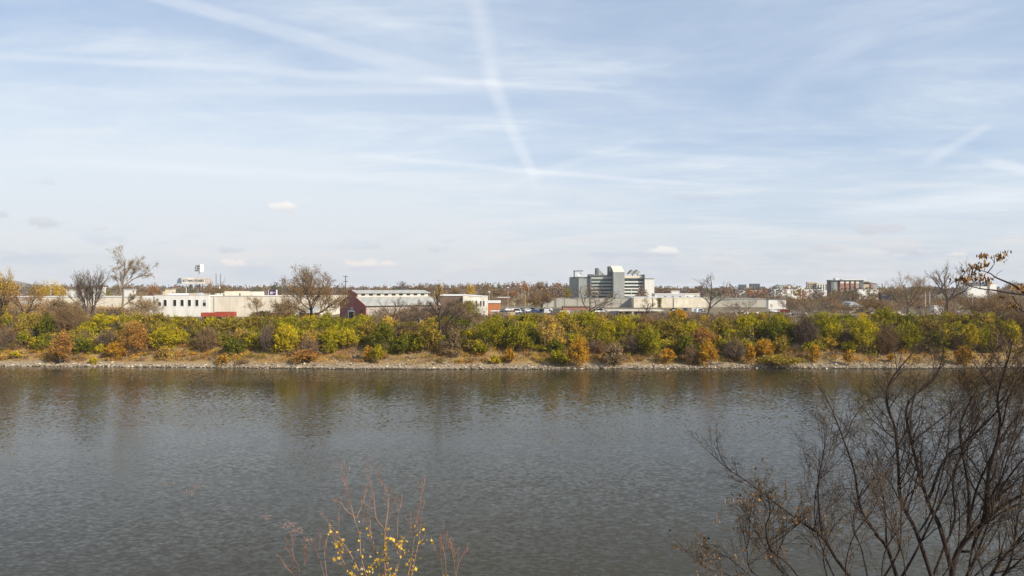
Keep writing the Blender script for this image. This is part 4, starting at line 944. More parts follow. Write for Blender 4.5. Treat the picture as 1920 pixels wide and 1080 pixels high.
    q = np.stack([rng.normal(X(884, D), 1.4, n), D + .35 + rng.uniform(-.5, .1, n), Z(590, D) + rng.random(n) * 5.2], 1)
    q[:, 0] += np.sin(q[:, 2] * 1.1) * .9; q = q - np.array(r.location)
    fast_mesh('ivy', leaf_quads(q, .4, rng), 4, pal_cols('olive', n, rng), LEAF, r)
    # rubble bank in front of the barn
    r = thing('rubble_heap', 'pale heap of broken concrete below the barn wall', 'rubble', on_ground(768, 214)); heap(r, 768, 214, 62, 3.2, 160, [(.50, .42, .36), (.36, .22, .18), (.58, .52, .45), (.2, .16, .13)])

def log(px, D_off, length, r, rz, label):
    x = X(px, 175); y = float(shore(x)) + D_off; x = X(px, y); z = ground_z(x, y)
    t = thing('driftwood_log', label, 'log', (x, y, z)); m = MB()
    pts = [Vector((math.cos(rz) * s * length, math.sin(rz) * s * length, r * .7 + .18 * length * max(0, s) * .5 + .1 * math.sin(s * 7))) for s in (-.5, -.2, .1, .35, .5)]
    m.tube(pts, [r * 1.3, r, r * .9, r * .75, r * .5], 8); m.tube([pts[2], pts[2] + Vector((.3, .2, .9 * r * 5))], [r * .5, r * .2], 6); m.tube([pts[0], pts[0] + Vector((-.4, .1, r * 2.2))], [r * .7, r * .3], 6); m.tube([pts[0], pts[0] + Vector((-.2, -.4, r * 1.2))], [r * .6, r * .25], 6)
    m.build('trunk', mat('wet_driftwood', (.10, .075, .06), .9, .25, 3), t, smooth=True)
def build_logs():
    log(118, 2.5, 3.2, .34, .3, 'dark stranded stump under the rust-coloured bush near the left end'); log(672, 7.5, 4.6, .28, 1.2, 'grey fallen trunk on the stony bank below the barn')
    log(1345, 2.2, 3.4, .16, .15, 'thin drifted log at the waterline below the tall pale tree'); log(1868, 3.0, 3.0, .2, -.4, 'short drifted log on the stones near the right end')
def heap(r, px, D, wpx, h, n, cols, deep=4.0):
    rng = np.random.default_rng(int(px)); w = wpx / F * D; m = MB()
    for i in range(n):
        u = rng.normal() * .26; v = rng.normal() * .3; hh = max(0, 1 - (u * 2) ** 2 - (v * 1.6) ** 2) * h * rng.uniform(.3, 1)
        s = rng.uniform(.2, .6); c = np.array(cols[rng.integers(len(cols))]) * rng.uniform(.8, 1.2)
        R = Matrix.Rotation(rng.uniform(0, 6), 3, rvec().normalized()); o = Vector((u * w, v * deep, hh - .1))
        vs = [R @ Vector((a * s * rng.uniform(.5, 1.3), b * s * rng.uniform(.5, 1), c_ * s * .6)) + o for c_ in (-1, 1) for a, b in ((-1, -1), (1, -1), (1, 1), (-1, 1))]
        m.add(vs, [(3, 2, 1, 0), (4, 5, 6, 7), (0, 1, 5, 4), (1, 2, 6, 5), (2, 3, 7, 6), (3, 0, 4, 7)], tuple(np.clip(c, 0, 1)))
    o = m.build('chunks', TINT, r, tint=True); o['kind'] = 'stuff'; return o

def build_office():
    D = 600.0; r = facade_root('office_block', 'tall grey office block with dark green window bands and a concrete tower', 'office block', 1072, 1227, D)
    zb = GZ
    def bx(a, b, t, u, y0, y1): return MB().box(X(a, D), X(b, D), D + y0, D + y1, Z(u, D), Z(t, D))
    # left stair block, angled
    pl = [(X(1071.5, D), D + 12), (X(1085.5, D), D + 1), (X(1106, D), D + 1), (X(1106, D), D + 22), (X(1071.5, D), D + 22)]; n = 5
    part(r, 'stair_block', MB().add([(a, b, zb) for a, b in pl] + [(a, b, Z(521, D)) for a, b in pl], [tuple(range(n - 1, -1, -1)), tuple(range(n, 2 * n))] + [(i, (i + 1) % n, n + (i + 1) % n, n + i) for i in range(n)]), M_CONC)
    part(r, 'coping', MB().add([(a, b - .3, Z(521, D)) for a, b in pl] + [(a, b - .3, Z(519.3, D)) for a, b in pl], [tuple(range(n - 1, -1, -1)), tuple(range(n, 2 * n))] + [(i, (i + 1) % n, n + (i + 1) % n, n + i) for i in range(n)]), M_CONCD)
    part(r, 'roof_frame', bx(1077, 1079, 508.5, 519.3, 6, 8).box(X(1076.5, D), X(1094.5, D), D + 5.5, D + 9, Z(508.5, D), Z(506.8, D)), M_CONCD)
    part(r, 'fin', bx(1106.1, 1109, 514, 560, -1, 20), M_CONCD)
    part(r, 'fin', bx(1101, 1113, 514.2, 516.8, -1.2, -1.02), M_CONCD)
    def wing(a, b, top, fascia, bands, m, gm):
        part(r, 'wall', bx(a, b, top, 566, 2.2, 22), m)
        part(r, 'fascia', bx(a + .05, b - .05, fascia[0], fascia[1], 1.2, 2.19), fascia[2])
        prev = None
        for (t, u) in bands:
            part(r, 'window', bx(a + .1, b - .1, t, u, 1.9, 2.19), gm)
            if prev: part(r, 'ledge', bx(a + .05, b - .05, prev + .15, t - .15, 1.3, 2.19), m)
            prev = u
        part(r, 'ledge', bx(a + .05, b - .05, prev + .15, prev + 2.6, 1.3, 2.19), m)
    wing(1109.1, 1147.8, 515.2, (515.4, 517.2, M_CONCD), [(523.3, 526.6), (529.8, 532.9), (536, 539), (542.4, 545.5), (548.8, 551.4), (555, 559)], mat('grey_green_spandrel', (.41, .43, .385), .8, .08, .3), M_GREENGL)
    wing(1169, 1206.8, 517, (517.2, 521.4, M_CREAM), [(523, 527), (530, 533.3), (536.2, 539.7), (542.4, 545.4), (548.6, 551.8), (555.2, 558)], M_WHITE, M_GREENGL)
    part(r, 'mullion', bx(1184.2, 1185, 540, 558, 1.2, 1.29), M_WHITE)
    tw = part(r, 'tower', bx(1148, 1168.6, 510.5, 566, -7, 20), M_CONC)
    # sloping tower head
    x0, x1 = X(1148.2, D), X(1168.4, D)
    part(r, 'tower_roof', MB().prism([(D - 7, Z(510.4, D)), (D + 20, Z(510.4, D)), (D + 20, Z(501, D)), (D + 9, Z(498, D))], 'x', x0, x1), M_CREAM)
    part(r, 'fin', MB().prism([(X(1142.8, D), Z(515.1, D)), (X(1147.9, D), Z(515.1, D)), (X(1147.9, D), Z(510, D)), (X(1143.4, D), Z(499, D)), (X(1142.8, D), Z(499, D))], 'y', D + 1, D + 14), M_CONCD)
    part(r, 'roof_pod', MB().box(X(1154.5, D), X(1157, D), D + 10, D + 12, Z(499, D), Z(497.2, D)), M_GREYP)
    part(r, 'light_scoop', MB().prism([(X(1123.4, D), Z(515.1, D)), (X(1134.5, D), Z(515.1, D)), (X(1123.4, D), Z(503, D))], 'y', D + 5, D + 12), M_CONC)
    part(r, 'light_scoop', bx(1118.8, 1123.3, 502.4, 515.1, 4, 13), M_CONCD)
    for dx in (0, 10):
        q = [(X(1178.2 + dx, D), Z(513.6, D)), (X(1189.5 + dx, D), Z(513.6, D)), (X(1193.5 + dx, D), Z(509.5, D)), (X(1187.5 + dx, D), Z(505.8, D)), (X(1185 + dx, D), Z(505.8, D))]
        part(r, 'light_scoop', MB().prism(q, 'y', D + 6, D + 11), M_CONC)
        q2 = [(X(1177.8 + dx, D), Z(513.8, D)), (X(1179.6 + dx, D), Z(513.8, D)), (X(1187 + dx, D), Z(505.5, D)), (X(1184.6 + dx, D), Z(505.5, D))]
        part(r, 'scoop_glass', MB().prism(q2, 'y', D + 5.5, D + 5.9), M_STEELD)
        part(r, 'post', bx(1187.6 + dx, 1189.2 + dx, 513.6, 517, 7, 8), M_STEELD)
    part(r, 'fin', bx(1206.9, 1208.3, 514.6, 560, -2, 22), M_CONCD)
    part(r, 'stair_block', bx(1208.5, 1226.8, 523.2, 566, 0, 22), M_WHITE)
    part(r, 'coping', bx(1208.4, 1227.2, 521.4, 523.2, -.3, 22.3), M_CONC)
    d = thing('satellite_dish', 'white dish aerial on the roof of the tall office block', 'dish', (X(1088, D), D + 6, Z(519.3, D)))
    ds = MB(); k = 14
    vs = [(0, 0, 0)] + [(math.cos(2 * math.pi * i / k) * rr, -.5 * rr * rr * .35, math.sin(2 * math.pi * i / k) * rr) for rr in (.9, 1.8) for i in range(k)]
    fs = [(0, 1 + i, 1 + (i + 1) % k) for i in range(k)] + [(1 + i, 1 + k + i, 1 + k + (i + 1) % k, 1 + (i + 1) % k) for i in range(k)]
    a = ds.add([(x, y, z + 2.4) for x, y, z in vs], fs).build('dish', M_WHITE, d)
    MB().tube([(0, .3, 0), (0, .1, 2.4)], .2, 6).build('mast', M_STEELD, d)
    # walls and long buildings in front of the office block
    Dw = 382; r = facade_root('boundary_wall', 'long grey panel wall in front of the tall office block', 'wall', 1018, 1187, Dw)
    part(r, 'wall', MB().box(X(1018, Dw), X(1187, Dw), Dw, Dw + 1, GZ - .4, Z(559.3, Dw)), M_PANEL)
    part(r, 'coping', MB().box(X(1018, Dw), X(1187, Dw), Dw - .15, Dw + 1.15, Z(559.3, Dw), Z(558.5, Dw)), M_CONC)
    for px in (1027, 1040, 1059, 1083, 1124, 1147, 1165): part(r, 'pilaster', MB().box(X(px, Dw) - .15, X(px, Dw) + .15, Dw - .2, Dw, GZ - .4, Z(559.4, Dw)), M_CONC)
    part(r, 'door', MB().box(X(1039, Dw), X(1043, Dw), Dw - .08, Dw, GZ - .3, Z(563, Dw)), M_CONCD)
    Dw = 376; r = facade_root('long_building', 'long sunlit cream building with a green vine climbing its wall', 'building', 1187, 1325, Dw)
    part(r, 'wall', MB().box(X(1187, Dw), X(1325, Dw), Dw, Dw + 24, GZ - .4, Z(558, Dw)), M_CREAMWALL)
    part(r, 'roof', MB().box(X(1186.6, Dw), X(1325.4, Dw), Dw - .2, Dw + 24, Z(558, Dw), Z(557.3, Dw)), M_SILL)
    for px in (1187.8, 1224, 1263): part(r, 'downpipe', MB().tube([(X(px, Dw), Dw - .15, GZ - .3), (X(px, Dw), Dw - .15, Z(558, Dw))], .12, 6), M_BRICKB)
    rng = np.random.default_rng(31); n = 260
    q = np.stack([X(1237, Dw) + rng.normal(0, .45, n), Dw - .15 - rng.random(n) * .4, GZ + rng.random(n) ** .7 * 5.6], 1); q[:, 0] += np.clip(q[:, 2] - 13, 0, 3) * rng.normal(0, .5, n)
    q = q - np.array(r.location); fast_mesh('vine', leaf_quads(q, .6, rng), 4, pal_cols('olive', n, rng), LEAF, r)
    for k in range(6): part(r, 'roof_vent', MB().box(X(1246 + k * 14, Dw + 8), X(1249 + k * 14, Dw + 8), Dw + 8, Dw + 9, Z(558, Dw), Z(555.5, Dw + 8)), M_STEELD)
    slab_building(1228, 1312, 551.3, 560, 450, 30, M_WHITE, 'long white flat-roofed hall behind the cream building', roofm=M_ROOFW, doors=[(1232, 1284, 553.6, 556.2, M_GREYP)])
    slab_building(1259, 1274, 546, 552, 520, 12, M_WHITE, 'small white block on the skyline right of the office block', roofm=M_ROOFW)
    slab_building(1325, 1442, 561.5, 585, 386, 16, M_PANEL, 'low grey continuation of the cream building behind sprawling branches', roofm=M_CONC, roof=.3)
    r = slab_building(1441, 1474, 561.6, 584, 352, 18, M_WHITE, 'white block closing the right end of the long wall', roofm=M_CONCD, roof=.3, doors=[(1444, 1449, 570, 576, M_TAN)])
    D = 330; r = facade_root('brick_shed', 'low rust-red brick shed behind the forked bare tree', 'shed', 1056, 1105, D)
    part(r, 'wall', MB().box(X(1056, D), X(1105, D), D, D + 9, GZ - .4, Z(575.6, D)), M_BRICK); part(r, 'roof', MB().box(X(1055.6, D), X(1105.4, D), D - .3, D + 9.3, Z(575.6, D), Z(574.4, D)), M_BRICKB)
    slab_building(1052, 1068, 584, 592, 262, 4, M_CREAM, 'tiny cream hut in front of the rust-red shed', name='hut', roofm=M_SILL, roof=.15, doors=[(1058, 1062, 586, 592, M_DARKIN)])
    # loading dock
    D = 276; r = facade_root('loading_dock', 'white concrete dock deck on a pale pillar before the cream wall', 'loading dock', 1137, 1244, D)
    part(r, 'deck', MB().box(X(1137, D), X(1244, D), D, D + 9, Z(583.6, D), Z(581.4, D)), M_OFFWHITE)
    part(r, 'back_wall', MB().box(X(1152, D), X(1243, D), D + 6, D + 6.6, GZ - .4, Z(583.6, D)), M_TAN)
    for (a, b, m) in [(1185, 1188.6, M_OFFWHITE), (1242, 1244, M_STEELD), (1159, 1160.5, M_STEELD)]: part(r, 'pillar', MB().box(X(a, D), X(b, D), D + .3, D + 1.3, GZ - .4, Z(583.6, D)), m)
    for (a, b) in [(1180, 1185), (1189, 1192)]: part(r, 'bay', MB().box(X(a, D), X(b, D), D + 5.8, D + 6, GZ - .3, Z(584.2, D)), M_DARKIN)
    part(r, 'beam', MB().box(X(1193, D), X(1242, D), D + .5, D + .9, Z(590.2, D), Z(589, D)), M_PINKWHITE)
    # dark skip
    D = 262; r = thing('skip', 'dark grey tilted steel skip under the dock deck', 'skip', on_ground(1150, D)); gz = r.location.z
    part(r, 'body', MB().prism([(X(1140, D), gz + .2), (X(1153, D), gz + .2), (X(1158, D), Z(582.8, D)), (X(1144, D), Z(584, D))], 'y', D, D + 2.6), mat('grey_skip_steel', (.11, .105, .115), .7, .2, 1.2))
    part(r, 'rib', MB().box(X(1147, D), X(1148, D), D - .1, D - .01, gz + .3, Z(585, D)).box(X(1152, D), X(1152.8, D), D - .1, D - .01, gz + .4, Z(585, D)), M_STEELD)

def build_right():
    # gable shed
    D = 296; r = facade_root('shed', 'white gable-roofed shed with a lean-to canopy among the scrap', 'shed', 1590, 1632, D); gz = ground_z(X(1600, D), D)
    part(r, 'wall', MB().box(X(1592, D), X(1618, D), D, D + 6, gz - .4, Z(575.5, D)), M_OFFWHITE)
    part(r, 'roof', MB().prism([(X(1591, D), Z(575.5, D)), (X(1620, D), Z(575.5, D)), (X(1600, D), Z(566, D)), (X(1594, D), Z(567, D))], 'y', D - .5, D + 6.5), M_GREYP)
    part(r, 'canopy', MB().box(X(1612, D), X(1634, D), D - 3, D + 2, Z(578.6, D), Z(577, D)), M_METALROOF)
    for px in (1613.5, 1632.5): part(r, 'post', MB().box(X(px, D) - .12, X(px, D) + .12, D - 2.8, D - 2.5, gz - .3, Z(578.6, D)), M_OFFWHITE)
    part(r, 'door', MB().box(X(1600, D), X(1608, D), D - .06, D, gz - .3, Z(577.4, D)), M_TAN)
    # scrap yard
    for k, (px, D, w, h, n, l) in enumerate([(1630, 268, 36, 1.4, 70, 'pale scrap heap in front of the white gable shed'), (1680, 262, 52, 1.6, 110, 'pinkish scrap heap right of the white gable shed'), (1760, 258, 60, 1.5, 120, 'mixed scrap heap below the big forked tree'),
                                            (1830, 256, 56, 1.3, 110, 'grey scrap heap below the far white hall'), (1500, 276, 54, 1.1, 90, 'low tan rubble heap right of the white end block'), (1395, 290, 60, 1.2, 100, 'low pinkish rubble heap before the low grey building')]):
        r = thing('scrap_heap', l, 'scrap heap', on_ground(px, D), 'scrap heaps in the yards'); heap(r, px, D, w, h, n, [(.55, .50, .46), (.34, .21, .17), (.62, .58, .54), (.10, .085, .075), (.24, .17, .12), (.42, .30, .26)], 6)
    slab_building(1752, 1770, 573.8, 580, 300, 5, M_WHITE, 'long white trailer body parked at the foot of the big forked tree', 'trailer', 'trailer', roofm=M_ROOFW, roof=.12)
    # containers
    D = 400
    for k, (a, b, t, u) in enumerate([(1652, 1671, 549, 566), (1674, 1692, 550.5, 566)]):
        r = facade_root('container_stack', ['dark blue container stack by the white lamp mast', 'second dark blue container stack, right of the lamp mast'][k], 'container', a, b, D, 'dark blue container stacks'); gz = ground_z(X(a, D), D)
        zt = Z(t, D); hh = (zt - gz) / 2
        for j in range(2):
            m = MB().box(X(a, D), X(b, D), D, D + 2.5, gz + hh * j + .03, gz + hh * (j + 1) - .03)
            for q in range(12):
                x = X(a, D) + (X(b, D) - X(a, D)) * (q + .5) / 12; m.box(x - .1, x + .1, D - .06, D, gz + hh * j + .15, gz + hh * (j + 1) - .15)
            part(r, 'container', m, M_BLUEC)
    # long white sheds on the plain
    for (a, b, t, u, D, m, l) in [(1452, 1503.5, 543.4, 551, 640, M_WHITE, 'long low white shed left of the brick apartments'), (1507.5, 1543, 543.8, 550, 660, M_WHITE, 'shorter white shed beside the long low white shed'),
                                  (1610, 1626, 543.8, 550, 600, M_WHITE, 'small bright white shed in front of the brick apartments'), (1631.5, 1656, 544.3, 551, 620, M_CREAM, 'cream shed right of the small bright white shed'),
                                  (1497, 1508, 539.5, 542, 760, M_WHITE, 'small white roof behind the long low white shed'), (1384, 1405.5, 545, 552, 800, M_WHITE, 'white base building under the dark grey block'), (1405.8, 1436, 545, 552, 790, M_ORANGE, 'orange building at the foot of the dark grey tower block')]:
        slab_building(a, b, t, u, D, 26, m, l, roofm=M_ROOFW if m is not M_ORANGE else M_CREAM, roof=.5, doors=[(a + 6, a + 8, t + 2.4, t + 6, M_GREYP)] if b - a > 20 else ())
    # dark grey buildings
    for (a, b, t, D, l) in [(1386, 1399.5, 534.4, 840, 'dark grey block above the white base building'), (1407, 1425, 532.8, 850, 'dark grey gridded block above the orange building')]:
        r = slab_building(a, b, t, 548, D, 18, M_CONCD, l, 'office block', 'office_block', M_STEELD, .6)
        w = 3 if b - a < 15 else 4
        for i in range(w):
            for j in range(3):
                x0 = a + (b - a) * (i + .2) / w; x1 = a + (b - a) * (i + .75) / w; part(r, 'window', MB().box(X(x0, D), X(x1, D), D - .15, D - .02, Z(t + 4.4 + j * 3.3, D), Z(t + 2.2 + j * 3.3, D)), M_GLASS)
    for (a, b, t, D, m, l) in [(1372, 1384, 539, 900, M_GREYP, 'low grey building left of the dark grey block'), (1362, 1371, 541, 900, M_BRICK, 'low red building far left of the dark grey block'),
                               (1456, 1470, 534.5, 980, M_CONC, 'grey building on the skyline above the long low white shed'), (1474, 1482, 533.5, 990, M_CREAM, 'pale narrow building on the skyline above the long low white shed')]:
        slab_building(a, b, t, 545, D, 16, m, l, roofm=M_GREYP, roof=.6)
    # cream apartment rows
    D = 860
    r = slab_building(1514, 1531.5, 529.5, 548, D, 18, M_TAN, 'tan apartment row left of the white apartment block', 'apartments', 'apartment_building', M_CREAM, .6)
    for i in range(4):
        for j in range(3): part(r, 'window', MB().box(X(1515.4 + i * 4.2, D), X(1517.6 + i * 4.2, D), D - .15, D - .02, Z(534.4 + j * 3.6, D), Z(532 + j * 3.6, D)), M_GLASS)
    r = slab_building(1532, 1557, 531.5, 548, D - 4, 18, M_WHITE, 'white apartment block with square windows left of the brick apartments', 'apartments', 'apartment_building', M_CREAM, .6)
    D -= 4
    for i in range(5):
        for j in range(3): part(r, 'window', MB().box(X(1533.3 + i * 4.8, D), X(1535.8 + i * 4.8, D), D - .15, D - .02, Z(536 + j * 3.6, D), Z(533.4 + j * 3.6, D)), M_GLASS)
    # brick apartments
    D = 800; r = facade_root('apartment_building', 'large red brick apartment building with white roof edge and projecting bays', 'apartments', 1557, 1645, D); gz = ground_z(X(1600, D), D) - 1
    part(r, 'wall', MB().box(X(1557, D), X(1617, D), D, D + 9, gz, Z(526.4, D)), M_BRICKB)
    part(r, 'roof', MB().box(X(1556, D), X(1618, D), D - 2.6, D + 9, Z(526.4, D), Z(525, D)), M_CONCD)
    part(r, 'roof_edge', MB().box(X(1578, D), X(1622, D), D - 2.0, D + 9, Z(525, D), Z(523.6, D)), M_WHITE)
    part(r, 'roof_box', MB().box(X(1569.5, D), X(1576.4, D), D + 4, D + 10, Z(525, D), Z(521.6, D)), M_WHITE)
    part(r, 'corner', MB().box(X(1557.4, D), X(1562.4, D), D - 1.6, D - .02, gz, Z(526.5, D)), M_CONCD); part(r, 'corner', MB().box(X(1562.6, D), X(1569, D), D - 1.2, D - .02, gz, Z(527.2, D)), M_CONC)
    for (a, b, mm) in [(1573.6, 1581, M_BRICK), (1583.8, 1590.2, M_BRICK), (1593.4, 1599.6, M_BRICK), (1602.8, 1609.4, mat('pale_brick', (.40, .27, .21), .9, .1, .6))]:
        by = part(r, 'bay', MB().box(X(a, D), X(b, D), D - 2.2, D - .02, gz, Z(528, D)), mm)
        part(r, 'bay_cap', MB().box(X(a + .1, D), X(b - .1, D), D - 2.4, D - 2.21, Z(531.4, D), Z(528, D)), M_CREAM, by)
        for j in range(4): part(r, 'balcony', MB().box(X(b, D), X(b + 2.6, D), D - 1.4, D - .02, Z(535.6 + j * 3.7, D), Z(534.9 + j * 3.7, D)), M_CONC)
        for j in range(4): part(r, 'window', MB().box(X(b + .3, D), X(b + 2.6, D), D - .14, D - .02, Z(534.7 + j * 3.7, D), Z(532.2 + j * 3.7, D)), M_GLASS)
    part(r, 'corner', MB().box(X(1611.6, D), X(1618, D), D - 1.4, D - .02, gz, Z(526.5, D)), M_CONCD)
    part(r, 'wing', MB().box(X(1618, D), X(1632, D), D + .5, D + 24, gz, Z(528, D)), M_TAN)
    part(r, 'wing_roof', MB().box(X(1617, D), X(1632, D), D - 1.2, D + 24, Z(528, D), Z(526.6, D)), M_CREAM)
    part(r, 'window', MB().box(X(1619, D), X(1631, D), D + .3, D + .48, Z(532.8, D), Z(530.6, D)), M_GLASS)
    part(r, 'wing', MB().box(X(1632.1, D), X(1636, D), D - .5, D + 20, gz, Z(529.6, D)), M_BRICK)
    part(r, 'wing', MB().box(X(1636.1, D), X(1646, D), D + 2, D + 20, gz, Z(531, D)), M_CONC)
    part(r, 'wing_roof', MB().box(X(1635.6, D), X(1647, D), D + 1, D + 20, Z(531, D), Z(530.2, D)), M_WHITE)
    # far white hall on the right
    D = 520; r = facade_root('hall', 'bright white hall with dark upper storey behind the seed-hung branch', 'hall', 1814, 1867, D); gz = ground_z(X(1840, D), D) - .5
    part(r, 'wall', MB().box(X(1814, D), X(1854, D), D, D + 7, gz, Z(537, D)), M_WHITE)
    part(r, 'upper_storey', MB().box(X(1819, D), X(1854, D), D + 2, D + 6, Z(537, D), Z(529.6, D)), M_CONCD)
    part(r, 'wing', MB().box(X(1854.1, D), X(1867, D), D - 1, D + 6, gz, Z(531, D)), M_WHITE)
    part(r, 'roof', MB().box(X(1853.6, D), X(1867.5, D), D - 1.3, D + 6, Z(531, D), Z(530.3, D)), M_ROOFW)
    # orange building and yard left of the concrete wall
    slab_building(912.6, 937, 568.2, 590, 290, 12, M_ORANGE, 'orange-walled building with a white roof right of the ivy-grown building', name='shed', roofm=M_ROOFW, roof=.9)
    slab_building(921, 935, 584, 592, 250, 5, M_PINKWHITE, 'small pale pink hut below the orange building', name='hut', roofm=M_ROOFW, roof=.2)
    slab_building(937, 951, 584, 592, 256, 6, M_CONCD, 'dark grey hut in front of the car park', name='hut', roofm=M_STEELD, roof=.2)
    slab_building(952, 966, 583.5, 594, 245, 5, M_TAN, 'tan hut in front of the car park beside the dark grey hut', name='hut', roofm=M_RUST, roof=.2)
    r = thing('gantry', 'steel gantry frame with a pale crossbeam behind the orange building', 'gantry', on_ground(944, 360)); D = 360; gz = r.location.z
    part(r, 'crossbeam', MB().box(X(933, D), X(956, D), D, D + .6, Z(558, D), Z(556.8, D)), M_SILL)
    for px in (934, 945.5, 955): part(r, 'post', MB().box(X(px, D) - .2, X(px, D) + .2, D + .1, D + .5, gz - .3, Z(558, D)), M_RUST)
    # asphalt lot
    v = []; nn = 24
    for i in range(nn + 1):
        for D in (278, 292, 308, 326, 352):
            px = 940 + (1058 - 940) * i / nn; v.append((X(px, D), D, ground_z(X(px, D), D) + .06))
    f = [(i * 5 + j, (i + 1) * 5 + j, (i + 1) * 5 + j + 1, i * 5 + j + 1) for i in range(nn) for j in range(4)]
    tag(MB().add(v, f).build('pavement', M_ASPH), 'asphalt of the car park', None, None, 'structure')
    # tan embankment behind
    v = []; D0 = 440
    for i in range(31):
        for j in range(9):
            px = 950 + 90 * i / 30; D = D0 + 34 * j / 8; hh = 4.6 * math.sin(math.pi * i / 30) ** .4 * math.sin(math.pi * min(1, j / 8 + .001)) ** .8
            v.append((X(px, D), D, ground_z(X(px, D), D) - .3 + hh + .5 * mnoise.noise((px * .2, D * .2, 1))))
    f = [(i * 9 + j, (i + 1) * 9 + j, (i + 1) * 9 + j + 1, i * 9 + j + 1) for i in range(30) for j in range(8)]
    tag(MB().add(v, f).build('hill', mat('dry_turf', (.34, .24, .11), .95, .2, .25, col2=(.20, .15, .07)), smooth=True), 'tan grassy embankment behind the car park', None, None, 'structure')

def pole(px, D, py_top, label, r=.12, m=M_WOODP, arms=(), lamp=False, cat='pole', name='utility_pole', group=None, base=None):
    x = X(px, D); gz = ground_z(x, D) if base is None else base
    t = thing(name, label, cat, (x, D, gz), group)
    part(t, 'post', MB().tube([(x, D, gz - .3), (x, D, Z(py_top, D))], [r, r * .7], 7), m)
    for (py, w) in arms: part(t, 'crossarm', MB().box(x - w / 2, x + w / 2, D - .16, D - .02 - r * 0, Z(py, D) - .1, Z(py, D) + .1), m)
    if lamp: part(t, 'lamp_head', MB().box(x - .5, x + .5, D - .4, D + .3, Z(py_top, D), Z(py_top, D) + .35), M_WHITE)
    return t
def build_poles():
    pole(648, 262, 517, 'dark utility pole with two crossarms behind the barn ridge', .22, M_WOODP, [(518.3, 2.0), (528, 1.9)])
    p = pole(405.2, 272, 512.5, 'thin dark mast on the warehouse roof, left of the pair', .13, M_STEELD, base=Z(555, 260), name='mast', cat='mast')
    p = pole(413.2, 272, 512.5, 'thin dark mast on the warehouse roof carrying a white lamp', .13, M_STEELD, base=Z(555, 260), name='mast', cat='mast')
    part(p, 'lamp_head', MB().box(X(411.8, 272), X(413, 272), 271.5, 272.4, Z(541, 272), Z(537, 272)), M_WHITE)
    pole(95.5, 300, 532, 'slim pale pole before the broad golden tree', .12, M_GALV, name='lamp_post', lamp=True)
    pole(55, 300, 545, 'short pole among scrub near the left edge', .1, M_WOODP)
    pole(917.5, 300, 548, 'thin grey pole with a bulky white head above the orange building', .1, M_GALV, lamp=True, name='lamp_post', cat='lamp post')
    pole(984.6, 285, 546, 'tall pale wooden pole rising from the car park', .19, mat('pale_pole', (.36, .30, .20), .9, .15, 2), [(547.5, 1.8)])
    pole(952.5, 340, 540, 'thin light pole above the gantry', .12, M_GALV, name='lamp_post', lamp=True, cat='lamp post')
    pole(978.4, 420, 537, 'thin pole left of its near twin on the embankment', .13, M_GALV)
    pole(991.5, 420, 536, 'thin pole right of the tall pale wooden pole', .13, M_GALV, [(537.5, 2.2)])
    pole(964.5, 300, 568, 'short white lamp post among the parked cars', .08, M_GALV, name='lamp_post', cat='lamp post')
    pole(1260.6, 330, 551, 'slim grey lamp post before the cream wall', .11, M_GALV, name='lamp_post', cat='lamp post')
    pole(1224.5, 300, 560, 'thin grey pole in front of the vine-grown wall', .07, M_GALV)
    pole(733, 300, 537, 'thin pole rising behind the barn roof', .1, M_GALV)
    pole(693, 300, 535, 'pale thin pole rising over the near end of the barn roof', .12, M_GALV)
    pole(1444, 420, 538, 'thin dark pole left of the long low white shed', .12, M_STEELD)
    pole(1522, 420, 528, 'thin pale mast in front of the tan apartment row', .10, M_GALV, name='mast', cat='mast')
    pole(1672.3, 396, 538, 'white lamp mast between the dark blue container stacks', .16, M_GALV, lamp=True, name='lamp_post', cat='lamp post')
    pole(1735, 330, 546, 'pale concrete post between the bare trees, left of a pair', .3, mat('pale_concrete_post', (.5, .46, .4), .8, .1, 2))
    pole(1743, 330, 546, 'pale concrete post between the bare trees, right of a pair', .3, MATS['pale_concrete_post'])
    pole(1824, 300, 556, 'grey pole in the scrub under the far white hall', .1, M_GALV)

def make_car(colour, label, loc, rz, body=True, van=False, proto={}):
    key = 'van' if van else 'car'
    if key not in proto:
        h = 2.0 if van else 1.42
        prof = [(-2.2, .35), (2.2, .35), (2.25, .8), (1.35 if not van else 1.9, .92), (.75 if not van else 1.4, h), (-1.25 if not van else -2.15, h), (-1.95 if not van else -2.22, .95), (-2.25, .85)]
        b = MB().prism(prof, 'y', -.86, .86)
        w = MB()
        for s in (-1, 1): w.prism([(-1.55, .98), (1.05 if not van else 1.5, .98), (.68 if not van else 1.25, h - .12), (-1.15, h - .12)], 'y', s * .865, s * .885) if s > 0 else w.prism([(-1.55, .98), (1.05 if not van else 1.5, .98), (.68 if not van else 1.25, h - .12), (-1.15, h - .12)], 'y', -.885, -.865)
        whs = [MB().tube([(x, y - .1, .33), (x, y + .1, .33)], .33, 10) for x in (-1.4, 1.4) for y in (-.8, .8)]
        proto[key] = (b, w, whs)
        r = empty('parked_car' if not van else 'parked_van'); ob = b.build('body', colour, r); ob.data.materials[0] = colour
        ow = w.build('window', M_GLASS, r); oh = [k.build('wheel', M_TYRE, r) for k in whs]
        proto[key + 'o'] = r
        new = r
    else:
        src = proto[key + 'o']; new = src.copy(); COL.objects.link(new)
        for ch in list(src.children):
            c = ch.copy(); COL.objects.link(c); c.parent = new
            if c.name.startswith('body'):
                c.data = ch.data.copy(); c.data.materials[0] = colour
    new.location = loc; new.rotation_euler = (0, 0, rz)
    for k in ('label', 'category', 'group'):
        if k in new: del new[k]
    tag(new, label, 'van' if van else 'car', 'vehicles parked across the river')
    return new
